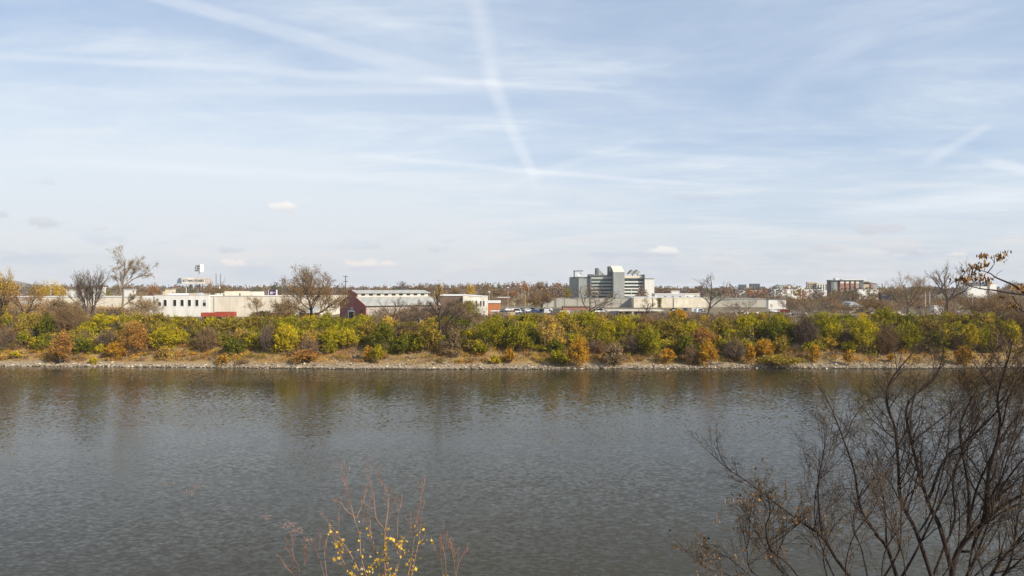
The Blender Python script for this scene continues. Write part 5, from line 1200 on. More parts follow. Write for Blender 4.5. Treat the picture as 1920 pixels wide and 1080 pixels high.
def build_cars():
    C = {'white': mat('white_car_paint', (.75, .75, .74), .3, .03, 1, spec=.5), 'silver': mat('silver_car_paint', (.42, .43, .45), .3, .03, 1, spec=.5, metal=.4), 'dark': mat('black_car_paint', (.03, .03, .035), .3, .03, 1, spec=.5),
         'red': mat('red_car_paint', (.35, .03, .03), .3, .03, 1, spec=.5), 'blue': mat('blue_car_paint', (.04, .07, .18), .3, .03, 1, spec=.5)}
    L = [(955, 318, 'white', 'white car at the left end of the car park', 0), (964, 306, 'silver', 'silver car beside the short white lamp post', 0), (968.5, 296, 'white', 'white van nearest the tan hut', 1), (975, 322, 'dark', 'dark car right of the short white lamp post', 0),
         (981, 300, 'silver', 'silver car just left of the tall pale pole', 0), (990, 310, 'white', 'white car just right of the tall pale pole', 0), (997, 326, 'dark', 'dark car in the back row of the car park', 0), (1003, 300, 'blue', 'blue car in the middle of the car park', 0),
         (1011, 318, 'silver', 'silver car right of the blue car', 0), (1019, 304, 'dark', 'dark car in front of the left end of the grey wall', 0), (1027, 320, 'white', 'white car close to the grey panel wall', 0), (1026, 286, 'white', 'white van with dark underside near the bank top', 1),
         (1124, 300, 'white', 'white van left of the loading dock', 1), (1131, 308, 'silver', 'silver car left of the loading dock deck', 0), (1264, 320, 'dark', 'dark car at the foot of the slim grey lamp post', 0), (1270, 312, 'white', 'white car right of the slim grey lamp post', 0),
         (1285, 322, 'dark', 'dark car midway along the cream wall', 0), (1301, 300, 'white', 'white van left of the tall pale tree', 1), (1311, 292, 'white', 'second white van, touching the tall pale tree', 1), (1318, 286, 'silver', 'silver car under the tall pale tree', 0), (1308, 306, 'dark', 'dark car behind the two white vans', 0),
         (1452, 300, 'white', 'white car in front of the white end block', 0), (1470, 304, 'red', 'red car in front of the white end block', 0), (1792, 290, 'white', 'white car right of the big forked tree', 0), (1690, 290, 'silver', 'silver car beside the pinkish scrap heap', 0)]
    rr = random.Random(4)
    for (px, D, c, l, v) in L: make_car(C[c], l, on_ground(px, D) + Vector((0, 0, .07)), rr.choice([.1, .5, 1.3, -.4, 2.9]), van=bool(v))
# ------------------------------------------------------------------ near trees
def limb(pix, D, r0, r1, jit=.12, D1=None):
    """a limb traced in the photo, laid in space at a depth that drifts along it"""
    n = len(pix); D1 = D if D1 is None else D1; pts = []
    for i, (a, b) in enumerate(pix):
        d = D + (D1 - D) * i / max(1, n - 1); pts.append(P(a, b, d) + Vector((0, random.gauss(0, jit), 0)))
    # smooth subdivision
    out = []
    for i in range(n - 1):
        p0 = pts[max(0, i - 1)]; p1 = pts[i]; p2 = pts[i + 1]; p3 = pts[min(n - 1, i + 2)]
        for k in range(4):
            t = k / 4; t2 = t * t; t3 = t2 * t
            out.append(.5 * ((2 * p1) + (p2 - p0) * t + (2 * p0 - 5 * p1 + 4 * p2 - p3) * t2 + (3 * p1 - p0 - 3 * p2 + p3) * t3))
    out.append(pts[-1]); m = len(out)
    return out, [r0 + (r1 - r0) * (i / (m - 1)) ** .8 for i in range(m)]

def z1(x, y): return (1240 + x / 2.4544, 640 + y / 2.4544)
def near_tree():
    random.seed(101); D = 14.0
    base = Vector((X(1800, D), D, 7.6))
    root = empty('bare_tree', base); tag(root, 'big bare dark tree with upswept branches on the near bank', 'tree')
    hub = (1800, 1180)
    L = [  # zoom-pixel polylines of the main limbs, thickness (m), depth at foot and tip
     ([(1340, 1180), (1335, 1060), (1400, 950), (1470, 835), (1480, 740), (1510, 600), (1560, 400), (1555, 260), (1590, 90), (1632, 0)], .085, .012, 14, 13.2),
     ([(1470, 835), (1560, 762), (1669, 700), (1800, 640)], .065, .03, 13.8, 13.0),
     ([(1335, 1060), (1280, 850), (1240, 765), (1190, 620), (1150, 480), (1122, 340), (1150, 262), (1250, 190), (1290, 110), (1302, 0)], .060, .010, 14.2, 15.2),
     ([(1240, 1120), (1180, 880), (1110, 740), (1090, 590), (1065, 410), (1042, 262), (1070, 160), (1180, 32), (1212, 0)], .060, .010, 14.5, 15.6),
     ([(1090, 1120), (1040, 960), (960, 860), (908, 760), (880, 590), (845, 450), (808, 370), (770, 270), (725, 205)], .050, .008, 14.2, 14.8),
     ([(900, 1120), (800, 1000), (740, 900), (640, 830), (520, 740), (400, 650), (310, 590), (205, 495)], .045, .006, 13.4, 12.6),
     ([(1400, 950), (1412, 700), (1392, 500), (1380, 380), (1420, 260), (1500, 180), (1580, 140)], .045, .008, 14, 14.6),
     ([(1240, 720), (1310, 550), (1420, 460), (1540, 330), (1669, 200), (1760, 120)], .045, .012, 14.4, 13.8),
     ([(1420, 860), (1450, 690), (1520, 520), (1600, 390), (1690, 290)], .035, .010, 13.6, 13.0),
     ([(740, 900), (725, 700), (730, 560), (745, 460), (760, 390)], .030, .005, 13.6, 14.2),
     ([(1410, 980), (1470, 880), (1560, 700), (1640, 560), (1720, 480)], .035, .012, 13.5, 12.8),
     ([(1150, 480), (1200, 430), (1330, 330), (1440, 240), (1500, 120)], .025, .005, 15, 15.6),
     ([(1042, 420), (1000, 370), (960, 300), (990, 240)], .016, .004, 15, 15.3),
     ([(845, 450), (880, 360), (930, 290), (990, 250)], .018, .004, 14.5, 14.9),
     ([(1500, 1180), (1520, 1040), (1600, 960), (1700, 900)], .05, .02, 13.2, 12.6),
     ([(1560, 400), (1600, 250), (1669, 130), (1720, 60)], .022, .006, 13.4, 13.0),
     ([(1040, 960), (1030, 800), (1010, 680), (960, 560), (905, 440)], .026, .005, 14.4, 14.0),
     ([(1180, 900), (1250, 780), (1290, 640), (1330, 500), (1340, 330), (1400, 180)], .028, .005, 14.3, 13.8),
     ([(1100, 1120), (1150, 960), (1230, 820), (1290, 700), (1360, 560), (1450, 420), (1560, 250), (1650, 120)], .036, .006, 14.6, 15.2),
     ([(1380, 1120), (1420, 1000), (1500, 820), (1560, 640), (1640, 450), (1720, 330)], .034, .010, 13.4, 12.8),
     ([(1250, 1120), (1300, 960), (1350, 820), (1360, 640), (1400, 470), (1480, 330), (1600, 180), (1680, 90)], .036, .007, 14.4, 14.9),
     ([(1000, 1120), (1080, 980), (1100, 900), (1130, 760), (1200, 640), (1260, 540), (1290, 420), (1380, 300)], .026, .005, 13.8, 13.4),
     ([(1550, 1120), (1590, 1000), (1630, 800), (1690, 620)], .034, .014, 13.2, 12.9),
     ([(950, 1120), (930, 960), (880, 860), (905, 740), (960, 640), (1040, 560), (1080, 500)], .022, .005, 13.9, 13.6),
     ([(820, 1120), (760, 1000), (722, 860), (722, 700), (740, 560), (800, 440)], .022, .005, 13.4, 13.8),
     ([(1420, 1120), (1450, 900), (1530, 740), (1580, 560), (1600, 420), (1650, 240)], .030, .008, 14.2, 14.6),
     ([(640, 830), (560, 890), (490, 940), (500, 1000), (580, 1080)], .022, .016, 13.3, 13.5),
     ([(880, 680), (780, 690), (735, 730)], .012, .006, 14.3, 14.0),
    ]
    cfg = dict(max=4, segs=[8, 7, 6, 4, 3], wander=[.1, .10, .13, .15, .17], trop=[.05, .055, .06, .05, .03], kids=[0, 6, 5, 3, 0], t0=[.2, .15, .12, .1], ang=[(18, 46), (20, 48), (20, 52), (22, 58)], ratio=[.5, .55, .58, .5], tip=.35)
    out = []
    trunk = [Vector(base) - Vector((0, 0, .4)), base + Vector((.05, 0, 2)), base + Vector((.0, .05, 4.2)), P(hub[0], hub[1], D)]
    out.append((0, trunk, [.24, .2, .17, .13]))
    for (zp, r0, r1, Da, Db) in L:
        pix = [z1(*q) for q in zp]
        if zp[0][1] <= 1100:                   # spring from the nearest point of a limb already built
            best = min(((960 + F * q.x / q.y - pix[0][0]) ** 2 + (540 - F * (q.z - CZ) / q.y - pix[0][1]) ** 2, i, k) for i, (lv, ps, _) in enumerate(out) if lv == 0 for k, q in enumerate(ps) if q.y > 5)
            q = out[best[1]][1][best[2]]; Db = Db - Da + q.y; Da = q.y
            r0 = min(r0, out[best[1]][2][best[2]] * .9); r1 = min(r1, r0 * .5)
            pts, rad = limb(pix, Da, r0, r1, .05, Db); pts[0] = q.copy()
        else: pts, rad = limb(pix, Da, r0, r1, .06, Db)
        if zp[0][1] > 1100:                    # limbs that leave the bottom of the picture join the trunk
            j = P(hub[0], hub[1], D); mid = (pts[0] + j) / 2 + Vector((0, 0, -.1))
            pts = [j + Vector((0, 0, -.2)), mid] + pts; rad = [r0 * 1.25, r0 * 1.15] + rad
        out.append((0, pts, rad))
        ln = sum((pts[i + 1] - pts[i]).length for i in range(len(pts) - 1))
        c2 = dict(cfg); lf = min(zp[-1][0], zp[0][0]) < 760; c2['kids'] = [max(5, int(ln * (2.9 if lf else 3.9))), 4 if lf else 5, 3 if lf else 4, 2 if lf else 3]; c2['ratio'] = [min(.42, (.85 if lf else 1.35) / max(ln, .5)), .55, .58, .5]
        spawn(pts, rad, ln, 0, c2, out, .22)
    # thin the branches so that radii fall quickly to twig size
    for k, (lev, pts, rad) in enumerate(out):
        if lev == 0 and k: out[k] = (lev, pts, [x * .8 for x in rad])
        if lev >= 1:
            f = {1: .62, 2: .55, 3: .5, 4: .5}[lev]
            cap = {1: .016, 2: .0070, 3: .0042, 4: .0032}[lev]
            out[k] = (lev, pts, [min(x * f, cap) for x in rad])
    near_mesh(out, root, base)
def near_mesh(out, root, base, bark='near_bark', twig=('wood-brown', 'grey-brown'), tone=.36):
    t = MB(); b = MB(); A = []; B = []; ra = []; rb = []
    for lev, pts, rad in out:
        if lev == 0: t.tube([q - base for q in pts], rad, 9, cap=True)
        elif lev == 1: b.tube([q - base for q in pts], [max(x, .0035) for x in rad], 5, cap=False)
        else:
            for i in range(len(pts) - 1):
                A.append(pts[i] - base); B.append(pts[i + 1] - base); ra.append(max(rad[i], .0026)); rb.append(max(rad[i + 1], .0018))
    t.build('trunk', MATS[bark], root, smooth=True); b.build('branches', MATS[bark], root, smooth=True)
    rng = np.random.default_rng(9); c = np.where(rng.random((len(A), 1)) < .5, pal_cols(twig[0], len(A), rng), pal_cols(twig[1], len(A), rng)) * tone
    fast_mesh('twigs', seg_prisms(A, B, np.array(ra), np.array(rb)), 4, c.repeat(3, 0), TINT, root)

def near_shrub():
    """twiggy thicket with withered leaves left of the big tree"""
    random.seed(55); D = 12.6; base = Vector((X(1560, D), D, 8.6))
    root = empty('withered_shrub', base); tag(root, 'twiggy shrub with withered brown leaves at the foot of the big bare tree', 'shrub')
    cfg = dict(max=4, segs=[6, 5, 4, 3, 2], wander=[.08, .12, .15, .17, .2], trop=[.05, .07, .07, .05, .03], kids=[0, 5, 4, 3], t0=[.25, .2, .2, .2], ang=[(15, 45), (18, 48), (20, 52), (22, 58)], ratio=[.5, .55, .55, .5], tip=.4)
    out = []
    for pix, r in [([(1560, 1220), (1520, 1120), (1480, 1060), (1437, 1022), (1436, 990), (1440, 960), (1436, 930)], .022), ([(1437, 1028), (1466, 1005), (1500, 975)], .012),
                   ([(1540, 1200), (1470, 1110), (1408, 1070), (1400, 1030), (1398, 1000), (1402, 960), (1416, 925)], .016), ([(1408, 1080), (1370, 1050), (1352, 1040), (1330, 1036)], .010),
                   ([(1560, 1200), (1500, 1120), (1455, 1060), (1420, 1000), (1412, 985), (1394, 965)], .014), ([(1600, 1220), (1560, 1110), (1545, 1050), (1548, 1010), (1570, 985)], .018),
                   ([(1620, 1220), (1590, 1120), (1580, 1060), (1600, 1000), (1630, 960), (1650, 930)], .018), ([(1660, 1220), (1650, 1120), (1660, 1040), (1690, 980), (1720, 940)], .018),
                   ([(1520, 1200), (1440, 1120), (1380, 1085), (1330, 1072), (1312, 1060)], .012), ([(1560, 1200), (1500, 1110), (1460, 1050), (1470, 1000), (1475, 950)], .014),
                   ([(1720, 1220), (1740, 1120), (1780, 1040), (1840, 990), (1890, 970)], .018), ([(1760, 1220), (1800, 1120), (1850, 1060), (1920, 1020)], .018), ([(1700, 1220), (1700, 1110), (1690, 1030), (1660, 960), (1640, 920)], .016)]:
        pts, rad = limb(pix, D, r, r * .3, .1, D + random.uniform(-.5, .5)); out.append((0, pts, rad))
        ln = sum((pts[i + 1] - pts[i]).length for i in range(len(pts) - 1))
        c2 = dict(cfg); c2['kids'] = [int(7 + ln * 3.4), 4, 3, 2]; c2['ratio'] = [min(.5, .75 / ln), .55, .55, .5]; spawn(pts, rad, ln, 0, c2, out, .3)
    for k, (lev, pts, rad) in enumerate(out):
        if lev >= 1: out[k] = (lev, pts, [min(x * .5, {1: .007, 2: .004, 3: .003, 4: .0025}[lev]) for x in rad])
    near_mesh(out, root, base, 'near_bark', ('grey-brown', 'brown'), .6)
    rng = np.random.default_rng(8)
    T = [pts[-1] - base for lev, pts, rad in out if lev >= 2 and (960 + pts[-1].x / pts[-1].y * F) < 1560]
    T = np.array([t for t in T if random.random() < .07])
    T = np.concatenate([T, T[: len(T) // 2] + rng.normal(size=(len(T) // 2, 3)) * .03])
    fast_mesh('leaves', leaf_quads(T, .055, rng, .8), 4, np.where(rng.random((len(T), 1)) < .55, pal_cols('brown', len(T), rng) * .8, pal_cols('rust', len(T), rng)), LEAF, root)
    # drooping withered leaves on the low outer spray
    D2 = 12.2; A = []; B = []; Q = []
    for (a, b) in [(1312, 1013), (1306, 1052), (1320, 1058), (1340, 1040), (1362, 1022), (1378, 1044), (1380, 1022), (1310, 1075), (1328, 1066), (1375, 990), (1346, 963), (1364, 938), (1379, 940), (1345, 978), (1400, 945), (1320, 1045), (1395, 1056), (1352, 1068)]:
        p = P(a, b, D2) - base
        for k in range(random.randint(3, 6)): Q.append(p + rvec() * .035)
    Q = np.array(Q)
    d = np.tile(np.array([[0, 0, -1.0]]), (len(Q), 1)) + rng.normal(size=(len(Q), 3)) * .25; e = rng.normal(size=(len(Q), 3)); e -= d * (e * d).sum(1, keepdims=True) / (d * d).sum(1, keepdims=True); e /= np.linalg.norm(e, axis=1, keepdims=True)
    V = np.stack([Q - d * .038, Q + e * .011, Q + d * .038, Q - e * .011], 1).reshape(-1, 3)
    fast_mesh('leaves', V, 4, pal_cols('wood-brown', len(Q), rng), LEAF, root)

def near_sapling():
    random.seed(71); D = 9.0; base = Vector((X(716, D), D, 9.6))
    root = empty('sapling', base); tag(root, 'young tree with reddish upright shoots and a few yellow leaves on the near bank', 'sapling')
    z = lambda x, y: (480 + x / 4.364, 880 + y / 4.364)
    hub = (716, 1120)
    L = [([(1060, 900), (1052, 700), (1040, 520), (985, 400), (962, 250), (950, 150)], .010), ([(1052, 640), (1062, 450), (1080, 300), (1062, 190), (1020, 75)], .008), ([(905, 890), (870, 700), (848, 550), (822, 400), (765, 290), (770, 160)], .009),
         ([(822, 400), (860, 310), (890, 220), (902, 182)], .006), ([(820, 400), (740, 330), (690, 290), (640, 265)], .006), ([(1040, 850), (1000, 720), (950, 560), (900, 430)], .008), ([(950, 560), (925, 470), (930, 400)], .005),
         ([(860, 860), (780, 720), (700, 600), (600, 480)], .008), ([(790, 870), (730, 770), (680, 680)], .006), ([(1130, 890), (1165, 770), (1190, 650), (1192, 560)], .007), ([(1240, 890), (1272, 730), (1300, 500), (1312, 400), (1350, 250)], .008),
         ([(1270, 890), (1310, 690), (1332, 560), (1340, 460)], .007), ([(1150, 640), (1165, 500), (1160, 350), (1165, 220)], .005), ([(1100, 880), (1070, 760), (1055, 650), (1070, 560)], .006)]
    out = []; cfg = dict(max=3, segs=[6, 5, 4, 3], wander=[.05, .08, .1, .12], trop=[.1, .12, .1, .08], kids=[4, 3, 1], t0=[.3, .3, .3], ang=[(10, 30), (12, 34), (15, 40)], ratio=[.32, .5, .5], tip=.35)
    j = P(hub[0], hub[1], D)
    out.append((0, [base - Vector((0, 0, .3)), base + Vector((.04, 0, 2.5)), base + Vector((0, .03, 4.6)), j], [.05, .042, .032, .022]))
    for pix, r in L:
        px = [z(*q) for q in pix]; pts, rad = limb(px, D, r, r * .3, .05, D + random.uniform(-.4, .4))
        if pix[0][1] > 840: pts = [j + Vector((0, 0, -.05)), (j + pts[0]) / 2 + Vector((0, 0, -.03))] + pts; rad = [r * 1.2, r * 1.1] + rad
        out.append((0, pts, rad)); ln = sum((pts[i + 1] - pts[i]).length for i in range(len(pts) - 1)); spawn(pts, rad, ln, 0, cfg, out, .35)
    for k, (lev, pts, rad) in enumerate(out):
        if lev >= 1: out[k] = (lev, pts, [min(x * .5, {1: .0028, 2: .002, 3: .0016}[lev]) for x in rad])
    t = MB(); A = []; B = []; ra = []; rb = []
    for lev, pts, rad in out:
        if lev == 0: t.tube([q - base for q in pts], rad, 6, cap=False)
        else:
            for i in range(len(pts) - 1): A.append(pts[i] - base); B.append(pts[i + 1] - base); ra.append(max(rad[i], .0018)); rb.append(max(rad[i + 1], .0013))
    t.build('stems', mat('young_red_bark', (.25, .115, .075), .7, .2, 9, col2=(.30, .20, .13)), root, smooth=True)
    rng = np.random.default_rng(2); c = np.array([(.34, .17, .10)]) * rng.uniform(.6, 1.2, (len(A), 1))
    fast_mesh('twigs', seg_prisms(A, B, np.array(ra), np.array(rb)), 4, c.repeat(3, 0), TINT, root)
    Q = []; pale = []
    for (x, y, n, s) in [(685, 655, 6, .02), (1000, 765, 10, .04), (1080, 740, 14, .05), (1060, 830, 20, .12), (940, 785, 12, .05), (860, 850, 12, .08), (1210, 670, 8, .035), (1190, 570, 6, .02), (1135, 610, 5, .015), (1435, 585, 6, .02), (1270, 760, 9, .04), (1275, 825, 10, .03),
                         (1120, 850, 14, .06), (800, 800, 6, .03), (1050, 610, 6, .02), (780, 860, 8, .03), (960, 860, 14, .08), (1180, 860, 12, .07), (1560, 870, 6, .03)]:
        for k in range(n): Q.append(P(*z(x, y), D) + rvec() * s - base); pale.append(0)
    for (x, y) in [(1052, 270), (838, 415), (757, 485), (930, 700), (862, 800), (950, 830), (1155, 675), (1245, 655), (1000, 870), (1065, 560), (880, 660)]:
        Q.append(P(*z(x, y), D) - base); pale.append(1); Q.append(P(*z(x + 6, y + 14), D) - base); pale.append(1)
    for lev, pts, rad in out[1:]:                 # small leaves strung along the shoots
        for q in pts:
            py = 540 - F * (q.z - CZ) / q.y
            if 985 < py < 1110 and random.random() < (.45 if lev == 0 else .16): Q.append(q + rvec() * .022 - base); pale.append(0)
    Q = np.array(Q); pale = np.array(pale)[:, None]
    col = np.where(pale == 1, np.array([[.62, .52, .38]]), pal_cols('golden', len(Q), rng) * 1.05)
    fast_mesh('leaves', leaf_quads(Q, .046, rng, .6), 4, col, LEAF, root)
    # two smaller saplings beside it
    for nm, lab, bx, shoots in [('sapling', 'low cluster of red shoots left of the yellow-leaved young tree', 575, [([(300, 640), (325, 720), (345, 800), (360, 900)], .005), ([(545, 640), (560, 760), (582, 900)], .006), ([(400, 760), (395, 830), (390, 900)], .004), ([(300, 830), (320, 870), (340, 910)], .004), ([(490, 650), (520, 760), (560, 900)], .004)]),
                            ('sapling', 'low cluster of red shoots right of the yellow-leaved young tree', 845, [([(1530, 640), (1550, 740), (1550, 900)], .006), ([(1660, 760), (1645, 830), (1635, 900)], .005), ([(1610, 680), (1625, 800), (1640, 900)], .004), ([(1505, 730), (1520, 820), (1535, 900)], .004)])]:
        D2 = 9.6; b2 = Vector((X(bx, D2), D2, 9.4)); r2 = empty(nm, b2); tag(r2, lab, 'sapling'); t = MB(); A = []; B = []; o2 = []
        for pix, r in shoots:
            px = [z(*q) for q in reversed(pix)]; pts, rad = limb(px, D2, r, r * .35, .04); pts = [b2 - Vector((0, 0, .2)), b2 + (pts[0] - b2) * .55 + Vector((0, 0, .2))] + pts; rad = [r * 2, r * 1.5] + rad
            o2.append((0, pts, rad)); spawn(pts, rad, 1.2, 0, dict(cfg, kids=[4, 2, 1]), o2, .72)
        for lev, pts, rad in o2:
            if lev == 0: t.tube([q - b2 for q in pts], rad, 5, cap=False)
            else:
                for i in range(len(pts) - 1): A.append(pts[i] - b2); B.append(pts[i + 1] - b2)
        t.build('stems', MATS['young_red_bark'], r2, smooth=True)
        fast_mesh('twigs', seg_prisms(A, B, np.full(len(A), .002), np.full(len(A), .0015)), 4, (np.array([(.34, .16, .10)]) * rng.uniform(.6, 1.2, (len(A), 1))).repeat(3, 0), TINT, r2)

def seed_tree():
    random.seed(91); D = 9.0; base = Vector((X(2240, D), D, 9.4))
    root = empty('seed_tree', base); tag(root, 'tree reaching in with a branch hung with dry brown seed clusters', 'tree')
    z = lambda x, y: (1640 + x / 6, 440 + y / 6)
    j = P(2225, 620, D)
    out = [(0, [base - Vector((0, 0, .3)), base + Vector((.05, 0, 4)), base + Vector((0, .1, 8)), j, P(2240, 420, D), P(2230, 200, D)], [.19, .16, .13, .12, .08, .03])]
    L = [([(2300, 900), (1900, 730), (1680, 655), (1560, 572), (1400, 482), (1280, 432), (1150, 390)], .024, .004), ([(2300, 760), (1900, 700), (1680, 675), (1500, 655), (1340, 625), (1180, 612), (1090, 582), (1030, 545)], .020, .004),
         ([(1295, 432), (1318, 370), (1340, 310), (1360, 225)], .007, .003), ([(1340, 310), (1300, 270), (1240, 250)], .004, .002), ([(1360, 300), (1400, 265), (1425, 250)], .004, .002), ([(1390, 470), (1398, 430), (1400, 405)], .003, .002),
         ([(1540, 690), (1575, 760), (1600, 790), (1660, 850), (1720, 900)], .006, .010), ([(1640, 860), (1570, 812), (1518, 800)], .006, .003), ([(1655, 840), (1645, 790), (1642, 755)], .005, .003), ([(1180, 612), (1180, 540), (1185, 500)], .006, .003),
         ([(1200, 420), (1180, 340), (1150, 330), (1090, 350), (1050, 410), (1040, 455)], .005, .003), ([(1030, 545), (985, 500), (930, 510), (890, 530)], .004, .003)]
    for pix, r0, r1 in L:
        pts, rad = limb([z(*q) for q in pix], D, r0, r1, .03, D - .2)
        if pix[0][0] > 2200: pts = [j] + pts; rad = [r0 * 1.5] + rad
        out.append((0, pts, rad))
    extra = []; cfg = dict(max=3, segs=[6, 6, 4, 3], wander=[.08, .1, .14, .16], trop=[.05, .06, .05, .04], kids=[16, 5, 3], t0=[.45, .3, .3], ang=[(25, 55), (25, 50), (25, 55)], ratio=[.12, .55, .55], tip=.35)
    spawn(out[0][1], out[0][2], 11.0, 0, cfg, extra, .55, Vector((1, .5, 0)))
    out += [e for e in extra if all(960 + F * q.x / q.y > 1990 for q in e[1] if q.y > 1)]
    t = MB()
    for lev, pts, rad in out: t.tube([q - base for q in pts], [max(x * (.6 if lev else 1), .002) for x in rad], 7 if lev == 0 else 4, cap=True)
    t.build('branches', MATS['near_bark'], root, smooth=True)
    rng = np.random.default_rng(14)
    for (x, y, sx, sy, n) in [(1240, 240, 50, 28, 42), (1422, 252, 42, 44, 50), (1445, 195, 10, 12, 5), (1110, 370, 55, 34, 46), (1235, 342, 26, 26, 22), (1195, 345, 20, 40, 16), (1130, 460, 34, 48, 40), (1085, 470, 25, 40, 14), (1250, 510, 50, 48, 60), (990, 505, 50, 40, 52), (930, 505, 36, 24, 22), (985, 545, 14, 24, 10), (1545, 805, 34, 22, 22), (1440, 710, 12, 16, 6), (1590, 615, 30, 30, 14), (1640, 590, 20, 30, 12), (1050, 420, 18, 34, 12)]:
        Q = []
        for k in range(n): Q.append(P(*z(x + random.gauss(0, sx * .55), y + random.gauss(0, sy * .55)), D - .1) + Vector((0, random.gauss(0, .06), 0)) - base)
        Q = np.array(Q); d = np.tile(np.array([[0, 0, -1.0]]), (n, 1)) + rng.normal(size=(n, 3)) * .4; d /= np.linalg.norm(d, axis=1, keepdims=True)
        e = rng.normal(size=(n, 3)); e -= d * (e * d).sum(1, keepdims=True); e /= np.linalg.norm(e, axis=1, keepdims=True)
        V = np.stack([Q - d * .027, Q + e * .010 + d * .007, Q + d * .030, Q - e * .010 + d * .007], 1).reshape(-1, 3)
        c = np.where(rng.random((n, 1)) < .33, np.array([[.08, .04, .02]]), np.where(rng.random((n, 1)) < .6, np.array([[.58, .33, .10]]), np.array([[.26, .125, .05]]))) * rng.uniform(.7, 1.2, (n, 1))  # orange-yellow share puts the look of sunlit seeds into the colour
        fast_mesh('seed_cluster', V, 4, c, LEAF, root)

def build_near():
    mat('near_bark', (.056, .039, .031), .9, .3, 22, .004, .15, stretch=(1, 1, .35), col2=(.020, .015, .014))
    near_tree(); near_shrub(); near_sapling(); seed_tree()
    rng = np.random.default_rng(44)
    for (spots, lab) in [([(355, 922, 16, 7), (318, 907, 10, 3), (372, 912, 12, 4)], 'pinkish raft of floating leaves in mid river'), ([(500, 970, 10, 4), (540, 984, 22, 6), (560, 995, 14, 4), (578, 1012, 8, 3)], 'pinkish drift of floating leaves left of the young tree'), ([(45, 852, 26, 4), (22, 850, 14, 3)], 'faint pale streak of foam near the left edge of the river')]:
        Q = []
        for (px, py, sx, sy) in spots:
            for k in range(int(7 * sx)):
                a, b = px + random.gauss(0, sx * .5), py + random.gauss(0, sy * .5); D = CZ * F / (b - 540); Q.append((X(a, D), D, .015))
        Q = np.array(Q); n = len(Q); d = rng.normal(size=(n, 3)); d[:, 2] = 0; d /= np.linalg.norm(d, axis=1, keepdims=True); e = np.stack([-d[:, 1], d[:, 0], d[:, 2]], 1); s = rng.uniform(.03, .09, (n, 1))
        V = np.stack([Q - d * s, Q + e * s * .6, Q + d * s, Q - e * s * .6], 1).reshape(-1, 3)
        base = np.array([[.46, .33, .28]]) if 'pink' in lab else np.array([[.42, .40, .38]])
        o = fast_mesh('floating_leaves', V, 4, base * rng.uniform(.6, 1.2, (n, 1)), LEAF); tag(o, lab, 'leaves', None, 'stuff')
